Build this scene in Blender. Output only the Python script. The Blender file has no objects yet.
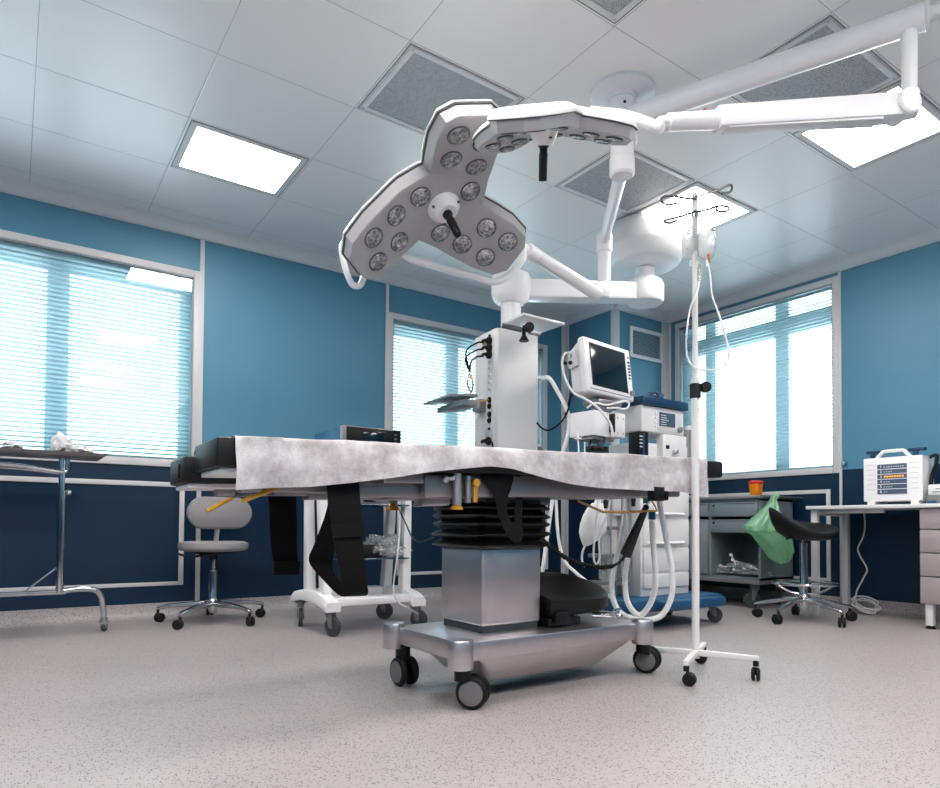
WORLD = 3.6; EXPO = 0.72; HROT = 0.534
import bpy, bmesh, math, random
import numpy as np
from mathutils import Matrix, Vector
random.seed(7)
SC = bpy.context.scene
COL = SC.collection
R = math.radians
PI = math.pi
# ------------------------------------------------------------------ camera calibration (photo 940 x 788)
FPX, CX, CY, CAMH = 662.387, 470.0, 511.463, 0.64
_yaw, _pit, _rol = R(55.28523), R(1.28441), R(0.345566)
_f = Vector((math.cos(_yaw)*math.cos(_pit), math.sin(_yaw)*math.cos(_pit), math.sin(_pit)))
_r0 = Vector((math.sin(_yaw), -math.cos(_yaw), 0))
_u0 = _r0.cross(_f)
_r = _r0*math.cos(_rol) + _u0*math.sin(_rol)
_u = _u0*math.cos(_rol) - _r0*math.sin(_rol)
def P(x, y, X=None, Y=None, Z=None, D=None):
    d = _r*((x-CX)/FPX) - _u*((y-CY)/FPX) + _f
    if X is not None: t = X/d.x
    elif Y is not None: t = Y/d.y
    elif Z is not None: t = (Z-CAMH)/d.z
    else: t = D
    return Vector((0, 0, CAMH)) + d*t
cam = bpy.data.cameras.new('camera'); camo = bpy.data.objects.new('camera', cam); COL.objects.link(camo)
M = Matrix.Identity(4)
for i in range(3):
    M[i][0] = _r[i]; M[i][1] = _u[i]; M[i][2] = -_f[i]; M[i][3] = (0, 0, CAMH)[i]
camo.matrix_world = M
cam.sensor_width = 36; cam.sensor_fit = 'HORIZONTAL'; cam.lens = FPX*36/940; cam.shift_y = (CY-394)/940
cam.clip_start = .02
SC.camera = camo

# ------------------------------------------------------------------ materials
def lin(h):
    h = h.lstrip('#'); o = []
    for i in (0, 2, 4):
        c = int(h[i:i+2], 16)/255
        o.append(c/12.92 if c <= .04045 else ((c+.055)/1.055)**2.4)
    return (*o, 1)
class NT:
    def __init__(s, name):
        s.m = bpy.data.materials.new(name); s.m.use_nodes = True
        s.t = s.m.node_tree; s.t.nodes.clear()
        s.out = s.t.nodes.new('ShaderNodeOutputMaterial')
    def n(s, typ, **k):
        x = s.t.nodes.new(typ)
        for a, b in k.items():
            if a.startswith('i_'): x.inputs[a[2:].replace('_', ' ')].default_value = b
            else: setattr(x, a, b)
        return x
    def l(s, a, b): s.t.links.new(a, b)
    def math(s, op, a, b=None, c=None):
        x = s.t.nodes.new('ShaderNodeMath'); x.operation = op
        for i, v in enumerate((a, b, c)):
            if v is None: continue
            if isinstance(v, (int, float)): x.inputs[i].default_value = v
            else: s.l(v, x.inputs[i])
        return x.outputs[0]
    def mix(s, fac, a, b):
        x = s.t.nodes.new('ShaderNodeMix'); x.data_type = 'RGBA'
        for i, v in ((0, fac), (6, a), (7, b)):
            if isinstance(v, (int, float, tuple)): x.inputs[i].default_value = v
            else: s.l(v, x.inputs[i])
        return x.outputs[2]
def mat(name, col, rough=.5, metal=0., var=.04, scale=30, spec=.5, bump=0., coat=0., trans=0., alpha=1., sheen=0.):
    t = NT(name)
    p = t.n('ShaderNodeBsdfPrincipled'); t.l(p.outputs[0], t.out.inputs[0])
    tc = t.n('ShaderNodeTexCoord'); nz = t.n('ShaderNodeTexNoise'); nz.inputs['Scale'].default_value = scale
    nz.inputs['Detail'].default_value = 3
    t.l(tc.outputs['Object'], nz.inputs['Vector'])
    c = lin(col)
    d = tuple(max(0, v*(1-var)) for v in c[:3])+(1,); e = tuple(min(1, v*(1+var)) for v in c[:3])+(1,)
    t.l(t.mix(nz.outputs[0], d, e), p.inputs['Base Color'])
    p.inputs['Roughness'].default_value = rough; p.inputs['Metallic'].default_value = metal
    p.inputs['Specular IOR Level'].default_value = spec
    p.inputs['Coat Weight'].default_value = coat; p.inputs['Coat Roughness'].default_value = .1
    p.inputs['Transmission Weight'].default_value = trans; p.inputs['Alpha'].default_value = alpha
    p.inputs['Sheen Weight'].default_value = sheen
    if bump:
        b = t.n('ShaderNodeBump'); b.inputs['Strength'].default_value = bump; b.inputs['Distance'].default_value = .004
        t.l(nz.outputs[0], b.inputs['Height']); t.l(b.outputs[0], p.inputs['Normal'])
    return t.m
def emis(name, col, s):
    t = NT(name); e = t.n('ShaderNodeEmission'); e.inputs[0].default_value = lin(col); e.inputs[1].default_value = s
    t.l(e.outputs[0], t.out.inputs[0]); return t.m
def film(name, tint, gloss=.12, rough=.1, diff=None, dfac=0., bump=0., scale=25):
    """thin clear sheet: tinted see-through + mirror + optional milky part"""
    t = NT(name)
    tr = t.n('ShaderNodeBsdfTransparent'); tr.inputs[0].default_value = lin(tint)
    gl = t.n('ShaderNodeBsdfGlossy'); gl.inputs['Roughness'].default_value = rough
    gl.inputs[0].default_value = (1, 1, 1, 1)
    fr = t.n('ShaderNodeLayerWeight'); fr.inputs[0].default_value = .25
    fac = t.math('ADD', t.math('MULTIPLY', fr.outputs['Fresnel'], .6), gloss)
    mx = t.n('ShaderNodeMixShader'); t.l(fac, mx.inputs[0])
    base = tr.outputs[0]
    if diff:
        df = t.n('ShaderNodeBsdfDiffuse'); df.inputs[0].default_value = lin(diff)
        tl = t.n('ShaderNodeBsdfTranslucent'); tl.inputs[0].default_value = lin(diff)
        m0 = t.n('ShaderNodeMixShader'); m0.inputs[0].default_value = .4
        t.l(df.outputs[0], m0.inputs[1]); t.l(tl.outputs[0], m0.inputs[2])
        m2 = t.n('ShaderNodeMixShader'); m2.inputs[0].default_value = dfac
        t.l(base, m2.inputs[1]); t.l(m0.outputs[0], m2.inputs[2]); base = m2.outputs[0]
    t.l(base, mx.inputs[1]); t.l(gl.outputs[0], mx.inputs[2]); t.l(mx.outputs[0], t.out.inputs[0])
    if bump:
        tc = t.n('ShaderNodeTexCoord'); nz = t.n('ShaderNodeTexNoise'); nz.inputs['Scale'].default_value = scale
        nz.inputs['Detail'].default_value = 4
        t.l(tc.outputs['Object'], nz.inputs['Vector'])
        b = t.n('ShaderNodeBump'); b.inputs['Strength'].default_value = bump; b.inputs['Distance'].default_value = .02
        t.l(nz.outputs[0], b.inputs['Height']); t.l(b.outputs[0], gl.inputs['Normal'])
    return t.m

MT = {}
MT['white'] = mat('white_lacquer', '#e9e8ea', .35, coat=.2, var=.02)
MT['wplastic'] = mat('white_plastic', '#dedddd', .45, var=.02)
MT['grille'] = mat('pale_grey_frame', '#d9d9da', .45, var=.02)
MT['trim'] = mat('aluminium_trim', '#c6c5c7', .45, var=.03)
MT['trimdark'] = mat('dark_aluminium_trim', '#8f989d', .45, var=.03)
MT['chrome'] = mat('chrome', '#c8c9cc', .12, 1., var=.02)
MT['steel'] = mat('brushed_steel', '#c9c3c5', .36, 1., var=.1, scale=12)
MT['steelpaint'] = mat('satin_steel', '#9a9698', .38, .75, var=.05)
MT['darksteel'] = mat('dark_steel', '#565a5e', .35, .9)
MT['cabinet'] = mat('grey_steel_cabinet', '#7f888e', .42, .2, var=.05)
MT['cabinetdark'] = mat('dark_cabinet_inside', '#4c4a49', .6, .2)
MT['rubber'] = mat('black_rubber', '#0b0b0c', .6, spec=.3)
MT['black'] = mat('black_plastic', '#08080a', .45, spec=.35)
MT['vinyl'] = mat('black_vinyl', '#08090b', .5, spec=.35, bump=.05, scale=80)
MT['strap'] = mat('black_webbing', '#0b0b0d', .8, spec=.2, bump=.3, scale=220)
MT['bellow'] = mat('black_bellows_rubber', '#070708', .3, spec=.4)
MT['wheelgrey'] = mat('grey_wheel_cap', '#6e6d6e', .5)
MT['castgrey'] = mat('grey_caster_fork', '#7b7b7d', .45, .3)
MT['tyre'] = mat('grey_tyre', '#3a3b3d', .6)
MT['greyvinyl'] = mat('grey_vinyl', '#8b888b', .5, bump=.05, scale=90)
MT['gold'] = mat('yellow_lever', '#c58f2e', .4, .2)
MT['goldwire'] = mat('gold_wire', '#a8814a', .35, .7)
MT['navy'] = mat('navy_plastic', '#0d3556', .4)
MT['blue'] = mat('blue_panel', '#0f4a70', .45)
MT['teal'] = mat('teal_connector', '#2f8a8c', .4)
MT['screen'] = mat('dark_screen', '#0c1a26', .12, spec=.7)
MT['lampface'] = mat('lamp_face_grey', '#a5a4a6', .45, var=.02)
MT['lamprim'] = mat('dark_seal', '#4a4a4c', .5)
MT['beige'] = mat('grey_beige_cabinet', '#9d9396', .45, var=.02)
MT['orange'] = mat('orange_plastic', '#f08a10', .4)
MT['red'] = mat('red_plastic', '#c8281c', .4)
MT['cable'] = mat('white_cable', '#cfcfd0', .5)
MT['hose'] = mat('white_hose', '#f0f0f0', .4)
MT['amber'] = mat('amber_plastic', '#b4621f', .4)
MT['gauze'] = mat('white_gauze', '#d8d8d8', .9, bump=.6, scale=60)
MT['pvc'] = mat('white_window_profile', '#eef4f5', .4, var=.02)
MT['slat'] = mat('blind_slat', '#cbdde4', .5, var=.02)
MT['wire'] = mat('thin_steel_wire', '#4c4c4e', .5)
MT['paper'] = mat('printed_white', '#dcdcdc', .6)
MT['orangedot'] = emis('orange_indicator', '#ff9a2e', 1.2)
MT['lightpanel'] = emis('lit_diffuser', '#fff8f2', 20.)
MT['display'] = mat('blue_display', '#4a5a70', .25)
MT['innerwhite'] = mat('canopy_white', '#e6e6e8', .4, var=.01)

def wall_mat():
    t = NT('blue_wall_panel')
    p = t.n('ShaderNodeBsdfPrincipled'); t.l(p.outputs[0], t.out.inputs[0])
    g = t.n('ShaderNodeNewGeometry'); s = t.n('ShaderNodeSeparateXYZ'); t.l(g.outputs['Position'], s.inputs[0])
    k = t.math('GREATER_THAN', s.outputs[2], 1.105)
    nz = t.n('ShaderNodeTexNoise'); nz.inputs['Scale'].default_value = 3; t.l(g.outputs['Position'], nz.inputs['Vector'])
    lo = t.mix(nz.outputs[0], lin('#01243e'), lin('#022742')); hi = t.mix(nz.outputs[0], lin('#4c829c'), lin('#50869f'))
    t.l(t.mix(k, lo, hi), p.inputs['Base Color'])
    p.inputs['Roughness'].default_value = .42; p.inputs['Specular IOR Level'].default_value = .35
    return t.m
MT['wall'] = wall_mat()
def floor_mat():
    t = NT('speckled_vinyl_floor')
    p = t.n('ShaderNodeBsdfPrincipled'); t.l(p.outputs[0], t.out.inputs[0])
    g = t.n('ShaderNodeNewGeometry')
    n1 = t.n('ShaderNodeTexNoise'); n1.inputs['Scale'].default_value = 90; n1.inputs['Detail'].default_value = 4
    n2 = t.n('ShaderNodeTexVoronoi'); n2.inputs['Scale'].default_value = 150
    n3 = t.n('ShaderNodeTexNoise'); n3.inputs['Scale'].default_value = 1.2
    for q in (n1, n2, n3): t.l(g.outputs['Position'], q.inputs['Vector'])
    base = t.mix(n1.outputs[0], lin('#928b8c'), lin('#b5aeaf'))
    base = t.mix(t.math('MULTIPLY', n3.outputs[0], .35), base, lin('#a39c9e'))
    cs = t.n('ShaderNodeSeparateColor'); t.l(n2.outputs['Color'], cs.inputs[0])
    sp = t.math('MULTIPLY', t.math('LESS_THAN', n2.outputs['Distance'], .36), t.math('GREATER_THAN', cs.outputs[0], .66))
    spb = t.mix(cs.outputs[1], lin('#231f20'), lin('#595254'))
    t.l(t.mix(sp, base, spb), p.inputs['Base Color'])
    p.inputs['Roughness'].default_value = .42
    return t.m
MT['floor'] = floor_mat()
CEILX = (0.058, .6655); CEILY = (4.185, .567)
def ceil_mat():
    t = NT('metal_ceiling_tile')
    p = t.n('ShaderNodeBsdfPrincipled'); t.l(p.outputs[0], t.out.inputs[0])
    g = t.n('ShaderNodeNewGeometry'); s = t.n('ShaderNodeSeparateXYZ'); t.l(g.outputs['Position'], s.inputs[0])
    def line(o, x0, st):
        v = t.math('DIVIDE', t.math('SUBTRACT', o, x0), st)
        fr = t.math('ABSOLUTE', t.math('SUBTRACT', t.math('FRACT', t.math('ADD', v, 100.5)), .5))
        return t.math('MULTIPLY', fr, st)
    d = t.math('MINIMUM', line(s.outputs[0], *CEILX), line(s.outputs[1], *CEILY))
    k = t.math('LESS_THAN', d, .0017)
    t.l(t.mix(k, lin('#f0edeb'), lin('#b0afae')), p.inputs['Base Color'])
    p.inputs['Roughness'].default_value = .33; p.inputs['Specular IOR Level'].default_value = .6
    sm = t.n('ShaderNodeMapRange'); t.l(d, sm.inputs[0]); sm.inputs[1].default_value = 0; sm.inputs[2].default_value = .006
    b = t.n('ShaderNodeBump'); b.inputs['Strength'].default_value = .4; b.inputs['Distance'].default_value = .003
    t.l(sm.outputs[0], b.inputs['Height']); t.l(b.outputs[0], p.inputs['Normal'])
    return t.m
MT['ceiling'] = ceil_mat()
def perf_mat():
    t = NT('perforated_vent_plate')
    p = t.n('ShaderNodeBsdfPrincipled'); t.l(p.outputs[0], t.out.inputs[0])
    g = t.n('ShaderNodeNewGeometry')
    v = t.n('ShaderNodeTexVoronoi'); v.inputs['Scale'].default_value = 105; v.inputs['Randomness'].default_value = .25
    t.l(g.outputs['Position'], v.inputs['Vector'])
    k = t.math('LESS_THAN', v.outputs['Distance'], .34)
    t.l(t.mix(k, lin('#a9aaac'), lin('#45484a')), p.inputs['Base Color'])
    p.inputs['Roughness'].default_value = .5
    return t.m
MT['perf'] = perf_mat()
MT['glass'] = film('tinted_window_glass', '#e6f3f6', .045, .015)
def sheet_mat():
    t = NT('white_nonwoven_drape')
    g = t.n('ShaderNodeNewGeometry')
    n1 = t.n('ShaderNodeTexNoise'); n1.inputs['Scale'].default_value = 9; n1.inputs['Detail'].default_value = 8; n1.inputs['Roughness'].default_value = .7
    n2 = t.n('ShaderNodeTexNoise'); n2.inputs['Scale'].default_value = 160; n2.inputs['Detail'].default_value = 3
    for q in (n1, n2): t.l(g.outputs['Position'], q.inputs['Vector'])
    mr = t.n('ShaderNodeMapRange'); t.l(n1.outputs[0], mr.inputs[0]); mr.inputs[1].default_value = .35; mr.inputs[2].default_value = .65
    c = t.mix(mr.outputs[0], lin('#a19a9e'), lin('#f1eff1'))
    c = t.mix(t.math('MULTIPLY', n2.outputs[0], .5), c, lin('#c9c4c7'))
    p = t.n('ShaderNodeBsdfPrincipled'); t.l(c, p.inputs['Base Color']); p.inputs['Roughness'].default_value = .8
    tl = t.n('ShaderNodeBsdfTranslucent'); t.l(c, tl.inputs[0])
    m = t.n('ShaderNodeMixShader'); m.inputs[0].default_value = .25
    t.l(p.outputs[0], m.inputs[1]); t.l(tl.outputs[0], m.inputs[2]); t.l(m.outputs[0], t.out.inputs[0])
    b = t.n('ShaderNodeBump'); b.inputs['Strength'].default_value = .35; b.inputs['Distance'].default_value = .003
    t.l(n2.outputs[0], b.inputs['Height']); t.l(b.outputs[0], p.inputs['Normal'])
    return t.m
MT['sheet'] = sheet_mat()
MT['greenbag'] = film('green_polythene', '#d2f7da', .1, .25, '#a2f0b6', .45, .8, 40)
MT['clearbag'] = film('clear_polythene', '#f0f4f6', .2, .15, '#dfe6ea', .35, 1., 45)
MT['ivbag'] = film('clear_drip_bag', '#eef3f4', .12, .15, '#f2f4f5', .62, .5, 30)
MT['blueshelf'] = film('blue_glass_shelf', '#2f86b4', .15, .05, '#16618e', .5)
MT['canister'] = film('clear_canister', '#e6eae6', .12, .08, '#d8dcd4', .3)
def lens_mat():
    t = NT('lamp_lens')
    p = t.n('ShaderNodeBsdfPrincipled'); t.l(p.outputs[0], t.out.inputs[0])
    tc = t.n('ShaderNodeTexCoord'); v = t.n('ShaderNodeTexVoronoi'); v.inputs['Scale'].default_value = 55
    t.l(tc.outputs['Object'], v.inputs['Vector'])
    t.l(t.mix(v.outputs['Distance'], lin('#56585a'), lin('#c9cbcd')), p.inputs['Base Color'])
    p.inputs['Roughness'].default_value = .22; p.inputs['Metallic'].default_value = .8
    b = t.n('ShaderNodeBump'); b.inputs['Strength'].default_value = .5; b.inputs['Distance'].default_value = .004
    t.l(v.outputs['Distance'], b.inputs['Height']); t.l(b.outputs[0], p.inputs['Normal'])
    return t.m
MT['lens'] = lens_mat()

# ------------------------------------------------------------------ mesh builder
def frame(o, x, y, z):
    m = Matrix.Identity(4)
    for i in range(3):
        m[i][0] = x[i]; m[i][1] = y[i]; m[i][2] = z[i]; m[i][3] = o[i]
    return m
def rotz(a, o=(0, 0, 0)): return Matrix.Translation(Vector(o)) @ Matrix.Rotation(a, 4, 'Z')
def spline(pts, n=8, closed=False):
    p = [Vector(q) for q in pts]; out = []; N = len(p)
    if N < 3: return p
    for i in range(N if closed else N-1):
        if closed: a, b, c, d = p[(i-1) % N], p[i], p[(i+1) % N], p[(i+2) % N]
        else: a, b, c, d = p[max(0, i-1)], p[i], p[i+1], p[min(N-1, i+2)]
        for k in range(n):
            t = k/n
            out.append(.5*((2*b)+(c-a)*t+(2*a-5*b+4*c-d)*t*t+(3*b-a-3*c+d)*t**3))
    if not closed: out.append(p[-1])
    return out
class MB:
    def __init__(s): s.bm = bmesh.new(); s.mi = 0; s.M = Matrix.Identity(4)
    def _add(s, t, M=None):
        for f in t.faces: f.material_index = s.mi
        t.transform(s.M @ (M or Matrix.Identity(4)))
        me = bpy.data.meshes.new('tmp'); t.to_mesh(me); t.free(); s.bm.from_mesh(me); bpy.data.meshes.remove(me)
        return s
    def box(s, x0, x1, y0, y1, z0, z1, bev=0., M=None, seg=2):
        t = bmesh.new(); bmesh.ops.create_cube(t, size=1)
        bmesh.ops.scale(t, vec=(x1-x0, y1-y0, z1-z0), verts=t.verts)
        bmesh.ops.translate(t, vec=((x0+x1)/2, (y0+y1)/2, (z0+z1)/2), verts=t.verts)
        if bev: bmesh.ops.bevel(t, geom=list(t.edges), offset=bev, segments=seg, profile=.5, affect='EDGES', clamp_overlap=True)
        return s._add(t, M)
    def hull8(s, lo, hi, bev=0., M=None):
        """8-corner solid: lo and hi are 4 points each, same winding"""
        t = bmesh.new(); a = [t.verts.new(p) for p in lo]; b = [t.verts.new(p) for p in hi]
        t.faces.new(a[::-1]); t.faces.new(b)
        for i in range(4): t.faces.new((a[i], a[(i+1) % 4], b[(i+1) % 4], b[i]))
        bmesh.ops.recalc_face_normals(t, faces=t.faces)
        if bev: bmesh.ops.bevel(t, geom=list(t.edges), offset=bev, segments=2, profile=.5, affect='EDGES', clamp_overlap=True)
        return s._add(t, M)
    def prism(s, poly, z0, z1, bev=0., M=None, poly2=None):
        t = bmesh.new(); q = poly2 or poly
        a = [t.verts.new((x, y, z0)) for x, y in poly]; b = [t.verts.new((x, y, z1)) for x, y in q]
        t.faces.new(a[::-1]); t.faces.new(b); n = len(a)
        for i in range(n): t.faces.new((a[i], a[(i+1) % n], b[(i+1) % n], b[i]))
        bmesh.ops.recalc_face_normals(t, faces=t.faces)
        if bev:
            es = [e for e in t.edges if abs(e.verts[0].co.z-e.verts[1].co.z) < 1e-6]
            bmesh.ops.bevel(t, geom=es, offset=bev, segments=2, profile=.5, affect='EDGES', clamp_overlap=True)
        return s._add(t, M)
    def lathe(s, prof, seg=32, M=None):
        t = bmesh.new(); rings = []
        for r, z in prof:
            if r < 1e-5: rings.append([t.verts.new((0, 0, z))])
            else: rings.append([t.verts.new((r*math.cos(2*PI*i/seg), r*math.sin(2*PI*i/seg), z)) for i in range(seg)])
        for a, b in zip(rings, rings[1:]):
            for i in range(seg):
                j = (i+1) % seg
                if len(a) == 1 and len(b) == 1: continue
                if len(a) == 1: t.faces.new((a[0], b[j], b[i]))
                elif len(b) == 1: t.faces.new((a[i], a[j], b[0]))
                else: t.faces.new((a[i], a[j], b[j], b[i]))
        for rg, rev in ((rings[0], True), (rings[-1], False)):
            if len(rg) > 2: t.faces.new(rg[::-1] if rev else rg)
        bmesh.ops.recalc_face_normals(t, faces=t.faces)
        return s._add(t, M)
    def cyl(s, p0, p1, r0, r1=None, seg=24, bev=0.):
        p0, p1 = Vector(p0), Vector(p1); r1 = r0 if r1 is None else r1
        d = p1-p0; L = d.length; z = d.normalized()
        x = z.orthogonal().normalized(); y = z.cross(x)
        if bev: pr = [(0, 0), (r0-bev, 0), (r0, bev), (r1, L-bev), (r1-bev, L), (0, L)]
        else: pr = [(r0, 0), (r1, L)]
        return s.lathe(pr, seg, frame(p0, x, y, z))
    def tube(s, pts, r, seg=10, n=8, closed=False, smooth=True, flat=None):
        p = spline(pts, n, closed) if smooth else [Vector(q) for q in pts]
        N = len(p); t = bmesh.new(); rings = []; up = None
        for i in range(N):
            if closed: tan = (p[(i+1) % N]-p[i-1]).normalized()
            else: tan = (p[min(N-1, i+1)]-p[max(0, i-1)]).normalized()
            if up is None: up = tan.orthogonal().normalized()
            up = (up-tan*up.dot(tan))
            up = up.normalized() if up.length > 1e-6 else tan.orthogonal().normalized()
            v = tan.cross(up)
            rr = r(i/(N-1)) if callable(r) else r
            rings.append([t.verts.new(p[i]+(up*math.cos(2*PI*k/seg)+v*math.sin(2*PI*k/seg)*(flat or 1))*rr) for k in range(seg)])
        for i in range(N if closed else N-1):
            a, b = rings[i], rings[(i+1) % N]
            for k in range(seg): t.faces.new((a[k], a[(k+1) % seg], b[(k+1) % seg], b[k]))
        if not closed: t.faces.new(rings[0][::-1]); t.faces.new(rings[-1])
        bmesh.ops.recalc_face_normals(t, faces=t.faces)
        return s._add(t)
    def ball(s, c, r, sc=(1, 1, 1), seg=16, M=None):
        t = bmesh.new(); bmesh.ops.create_uvsphere(t, u_segments=seg, v_segments=max(6, seg//2), radius=r)
        bmesh.ops.scale(t, vec=sc, verts=t.verts); bmesh.ops.translate(t, vec=c, verts=t.verts)
        return s._add(t, M)
    def rings(s, rs, cap=True):
        """loft closed rings (equal point counts)"""
        t = bmesh.new(); V = [[t.verts.new(q) for q in r_] for r_ in rs]; n = len(V[0])
        for a, b in zip(V, V[1:]):
            for i in range(n): t.faces.new((a[i], a[(i+1) % n], b[(i+1) % n], b[i]))
        if cap: t.faces.new(V[0][::-1]); t.faces.new(V[-1])
        bmesh.ops.recalc_face_normals(t, faces=t.faces)
        return s._add(t)
    def ribbon(s, pairs, th=.003, n=5):
        L = spline([a for a, b in pairs], n); Q = spline([b for a, b in pairs], n)
        t = bmesh.new(); A = []
        for i in range(len(L)):
            w = Q[i]-L[i]; tan = L[min(len(L)-1, i+1)]-L[max(0, i-1)]+Q[min(len(L)-1, i+1)]-Q[max(0, i-1)]
            nn = w.cross(tan); nn = nn.normalized()*th*.5 if nn.length > 1e-9 else Vector((0, th*.5, 0))
            A.append([t.verts.new(L[i]-nn), t.verts.new(Q[i]-nn), t.verts.new(Q[i]+nn), t.verts.new(L[i]+nn)])
        for a, b in zip(A, A[1:]):
            for k in range(4): t.faces.new((a[k], a[(k+1) % 4], b[(k+1) % 4], b[k]))
        t.faces.new(A[0][::-1]); t.faces.new(A[-1])
        bmesh.ops.recalc_face_normals(t, faces=t.faces)
        return s._add(t)
    def grid(s, fn, nu, nv, th=0.):
        t = bmesh.new(); V = [[t.verts.new(fn(i/nu, j/nv)) for j in range(nv+1)] for i in range(nu+1)]
        for i in range(nu):
            for j in range(nv): t.faces.new((V[i][j], V[i+1][j], V[i+1][j+1], V[i][j+1]))
        bmesh.ops.recalc_face_normals(t, faces=t.faces)
        if th: bmesh.ops.solidify(t, geom=list(t.faces), thickness=th)
        return s._add(t)
    def build(s, name, m, parent=None, ang=35):
        me = bpy.data.meshes.new(name); s.bm.to_mesh(me); s.bm.free()
        for q in (m if isinstance(m, (list, tuple)) else [m]): me.materials.append(MT[q] if isinstance(q, str) else q)
        me.polygons.foreach_set('use_smooth', [True]*len(me.polygons))
        me.set_sharp_from_angle(angle=R(ang))
        o = bpy.data.objects.new(name, me); COL.objects.link(o)
        if parent: o.parent = parent
        return o
def tag(o, label, cat, group=None):
    o['label'] = label; o['category'] = cat
    if group: o['group'] = group
    return o
def thing(name, label, cat, loc=(0, 0, 0), rz=0., group=None):
    o = bpy.data.objects.new(name, None); COL.objects.link(o); o.empty_display_size = .05
    o.location = loc; o.rotation_euler = (0, 0, rz)
    return tag(o, label, cat, group)
def struct(o):
    o['kind'] = 'structure'; return o
def copy_tree(o, parent=None):
    c = o.copy(); COL.objects.link(c)
    if parent: c.parent = parent
    for ch in list(o.children): copy_tree(ch, c)
    return c
def loc_of(root):
    """matrix taking world points into a thing's own frame"""
    return (Matrix.Translation(root.location) @ root.rotation_euler.to_matrix().to_4x4()).inverted()
def text_mesh(name, body, size, m, M, parent=None):
    cu = bpy.data.curves.new(name, 'FONT'); cu.body = body; cu.size = size; cu.extrude = .0004; cu.align_x = 'CENTER'; cu.align_y = 'CENTER'
    o = bpy.data.objects.new(name, cu); COL.objects.link(o)
    bpy.context.view_layer.update()
    me = bpy.data.meshes.new_from_object(o.evaluated_get(bpy.context.evaluated_depsgraph_get()))
    bpy.data.objects.remove(o); me.transform(M); me.materials.clear(); me.materials.append(MT[m])
    q = bpy.data.objects.new(name, me); COL.objects.link(q)
    if parent: q.parent = parent
    return q
# ------------------------------------------------------------------ the room
WY, WX, CZ, CORN = 4.99, 5.40, 2.75, 2.69
XL, YB = -2.6, -1.8
CHX, CHY = 4.627, 4.32
def blocks(mb, axis, at, th, u0, u1, holes, z1=CZ+.02):
    """wall slab on one plane with window openings"""
    us = sorted({u0, u1, *[h[0] for h in holes], *[h[1] for h in holes]})
    zs = sorted({0, z1, *[h[2] for h in holes], *[h[3] for h in holes]})
    for a, b in zip(us, us[1:]):
        for c, d in zip(zs, zs[1:]):
            um, zm = (a+b)/2, (c+d)/2
            if any(h[0] < um < h[1] and h[2] < zm < h[3] for h in holes): continue
            if axis == 'Y': mb.box(a, b, at, at+th, c, d)
            else: mb.box(at, at+th, a, b, c, d)
W1 = (-.78, 1.09, 1.045, 2.45); W2 = (2.60, 4.375, 1.045, 2.45); W3 = (2.645, 4.215, 1.085, 2.655)
m = MB(); m.box(XL-.3, WX+.3, YB-.3, WY+.3, -.1, 0); struct(m.build('floor', 'floor'))
m = MB(); m.box(XL-.3, WX+.3, YB-.3, WY+.3, CZ, CZ+.1); struct(m.build('ceiling', 'ceiling'))
m = MB(); blocks(m, 'Y', WY, .19, XL-.3, WX+.3, [W1, W2]); struct(m.build('wall_left', 'wall'))
m = MB(); blocks(m, 'X', WX, .19, YB-.3, WY, [W3]); struct(m.build('wall_right', 'wall'))
m = MB(); m.box(XL, WX, YB-.3, YB, 0, CZ); struct(m.build('wall_back', 'wall'))
m = MB(); m.box(XL-.3, XL, YB-.3, WY, 0, CZ); struct(m.build('wall_front', 'wall'))
m = MB(); m.box(CHX, WX, CHY, WY, 0, CZ); struct(m.build('wall_corner', 'wall'))
# coved cornice and coved skirting, one run per wall
def run(name, pts, prof, m_):
    """sweep profile (d into the room, z) along wall; pts = [(x,y), (x,y)], room on the left of travel"""
    a, b = Vector((*pts[0], 0)), Vector((*pts[1], 0)); d = (b-a).normalized(); n = Vector((-d.y, d.x, 0))
    mb = MB(); rs = []
    for p in (a, b): rs.append([p+n*q[0]+Vector((0, 0, q[1])) for q in prof])
    mb.rings(rs); return struct(mb.build(name, m_, ang=50))
cor = [(-.0, CORN), (.012, CORN), (.03, CORN+.012), (.055, CORN+.03), (.08, CORN+.05), (.1, CORN+.057), (.1, CZ), (0, CZ)]
cov = [(0, .0), (.075, .0), (.045, .006), (.022, .02), (.008, .045), (.006, .1), (0, .1)]
RUNS = {'left': [(CHX, WY), (XL, WY)], 'right': [(WX, YB), (WX, CHY)], 'chase': [(CHX, CHY), (CHX, WY)], 'corner': [(WX, CHY), (CHX, CHY)]}
for i, (k, v) in enumerate(RUNS.items()):
    run('trim_%d' % (i+1), v, cor, 'grille'); run('baseboard_'+k, v, cov, 'floor')
# thin aluminium strips over wall joints
def strip(i, x0, x1, y0, y1, z0, z1, m_='trim'):
    mb = MB(); mb.box(x0, x1, y0, y1, z0, z1, .002); struct(mb.build('trim_%d' % i, m_))
strip(5, 1.083, 1.113, WY-.014, WY, .1, CORN)
strip(6, 2.573, 2.6, WY-.014, WY, .1, CORN)
strip(7, CHX-.012, CHX, WY-.06, WY, .1, CORN); strip(8, CHX-.05, CHX-.012, WY-.012, WY, .1, CORN)
strip(9, CHX-.012, CHX+.065, CHY-.012, CHY+.03, .1, CORN)
strip(10, WX-.1, WX, CHY-.012, CHY, .1, CORN)
strip(11, WX-.012, WX, 2.622, 2.643, .1, CORN)
strip(12, WX-.012, WX, CHY-.045, CHY-.012, .1, CORN)

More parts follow.
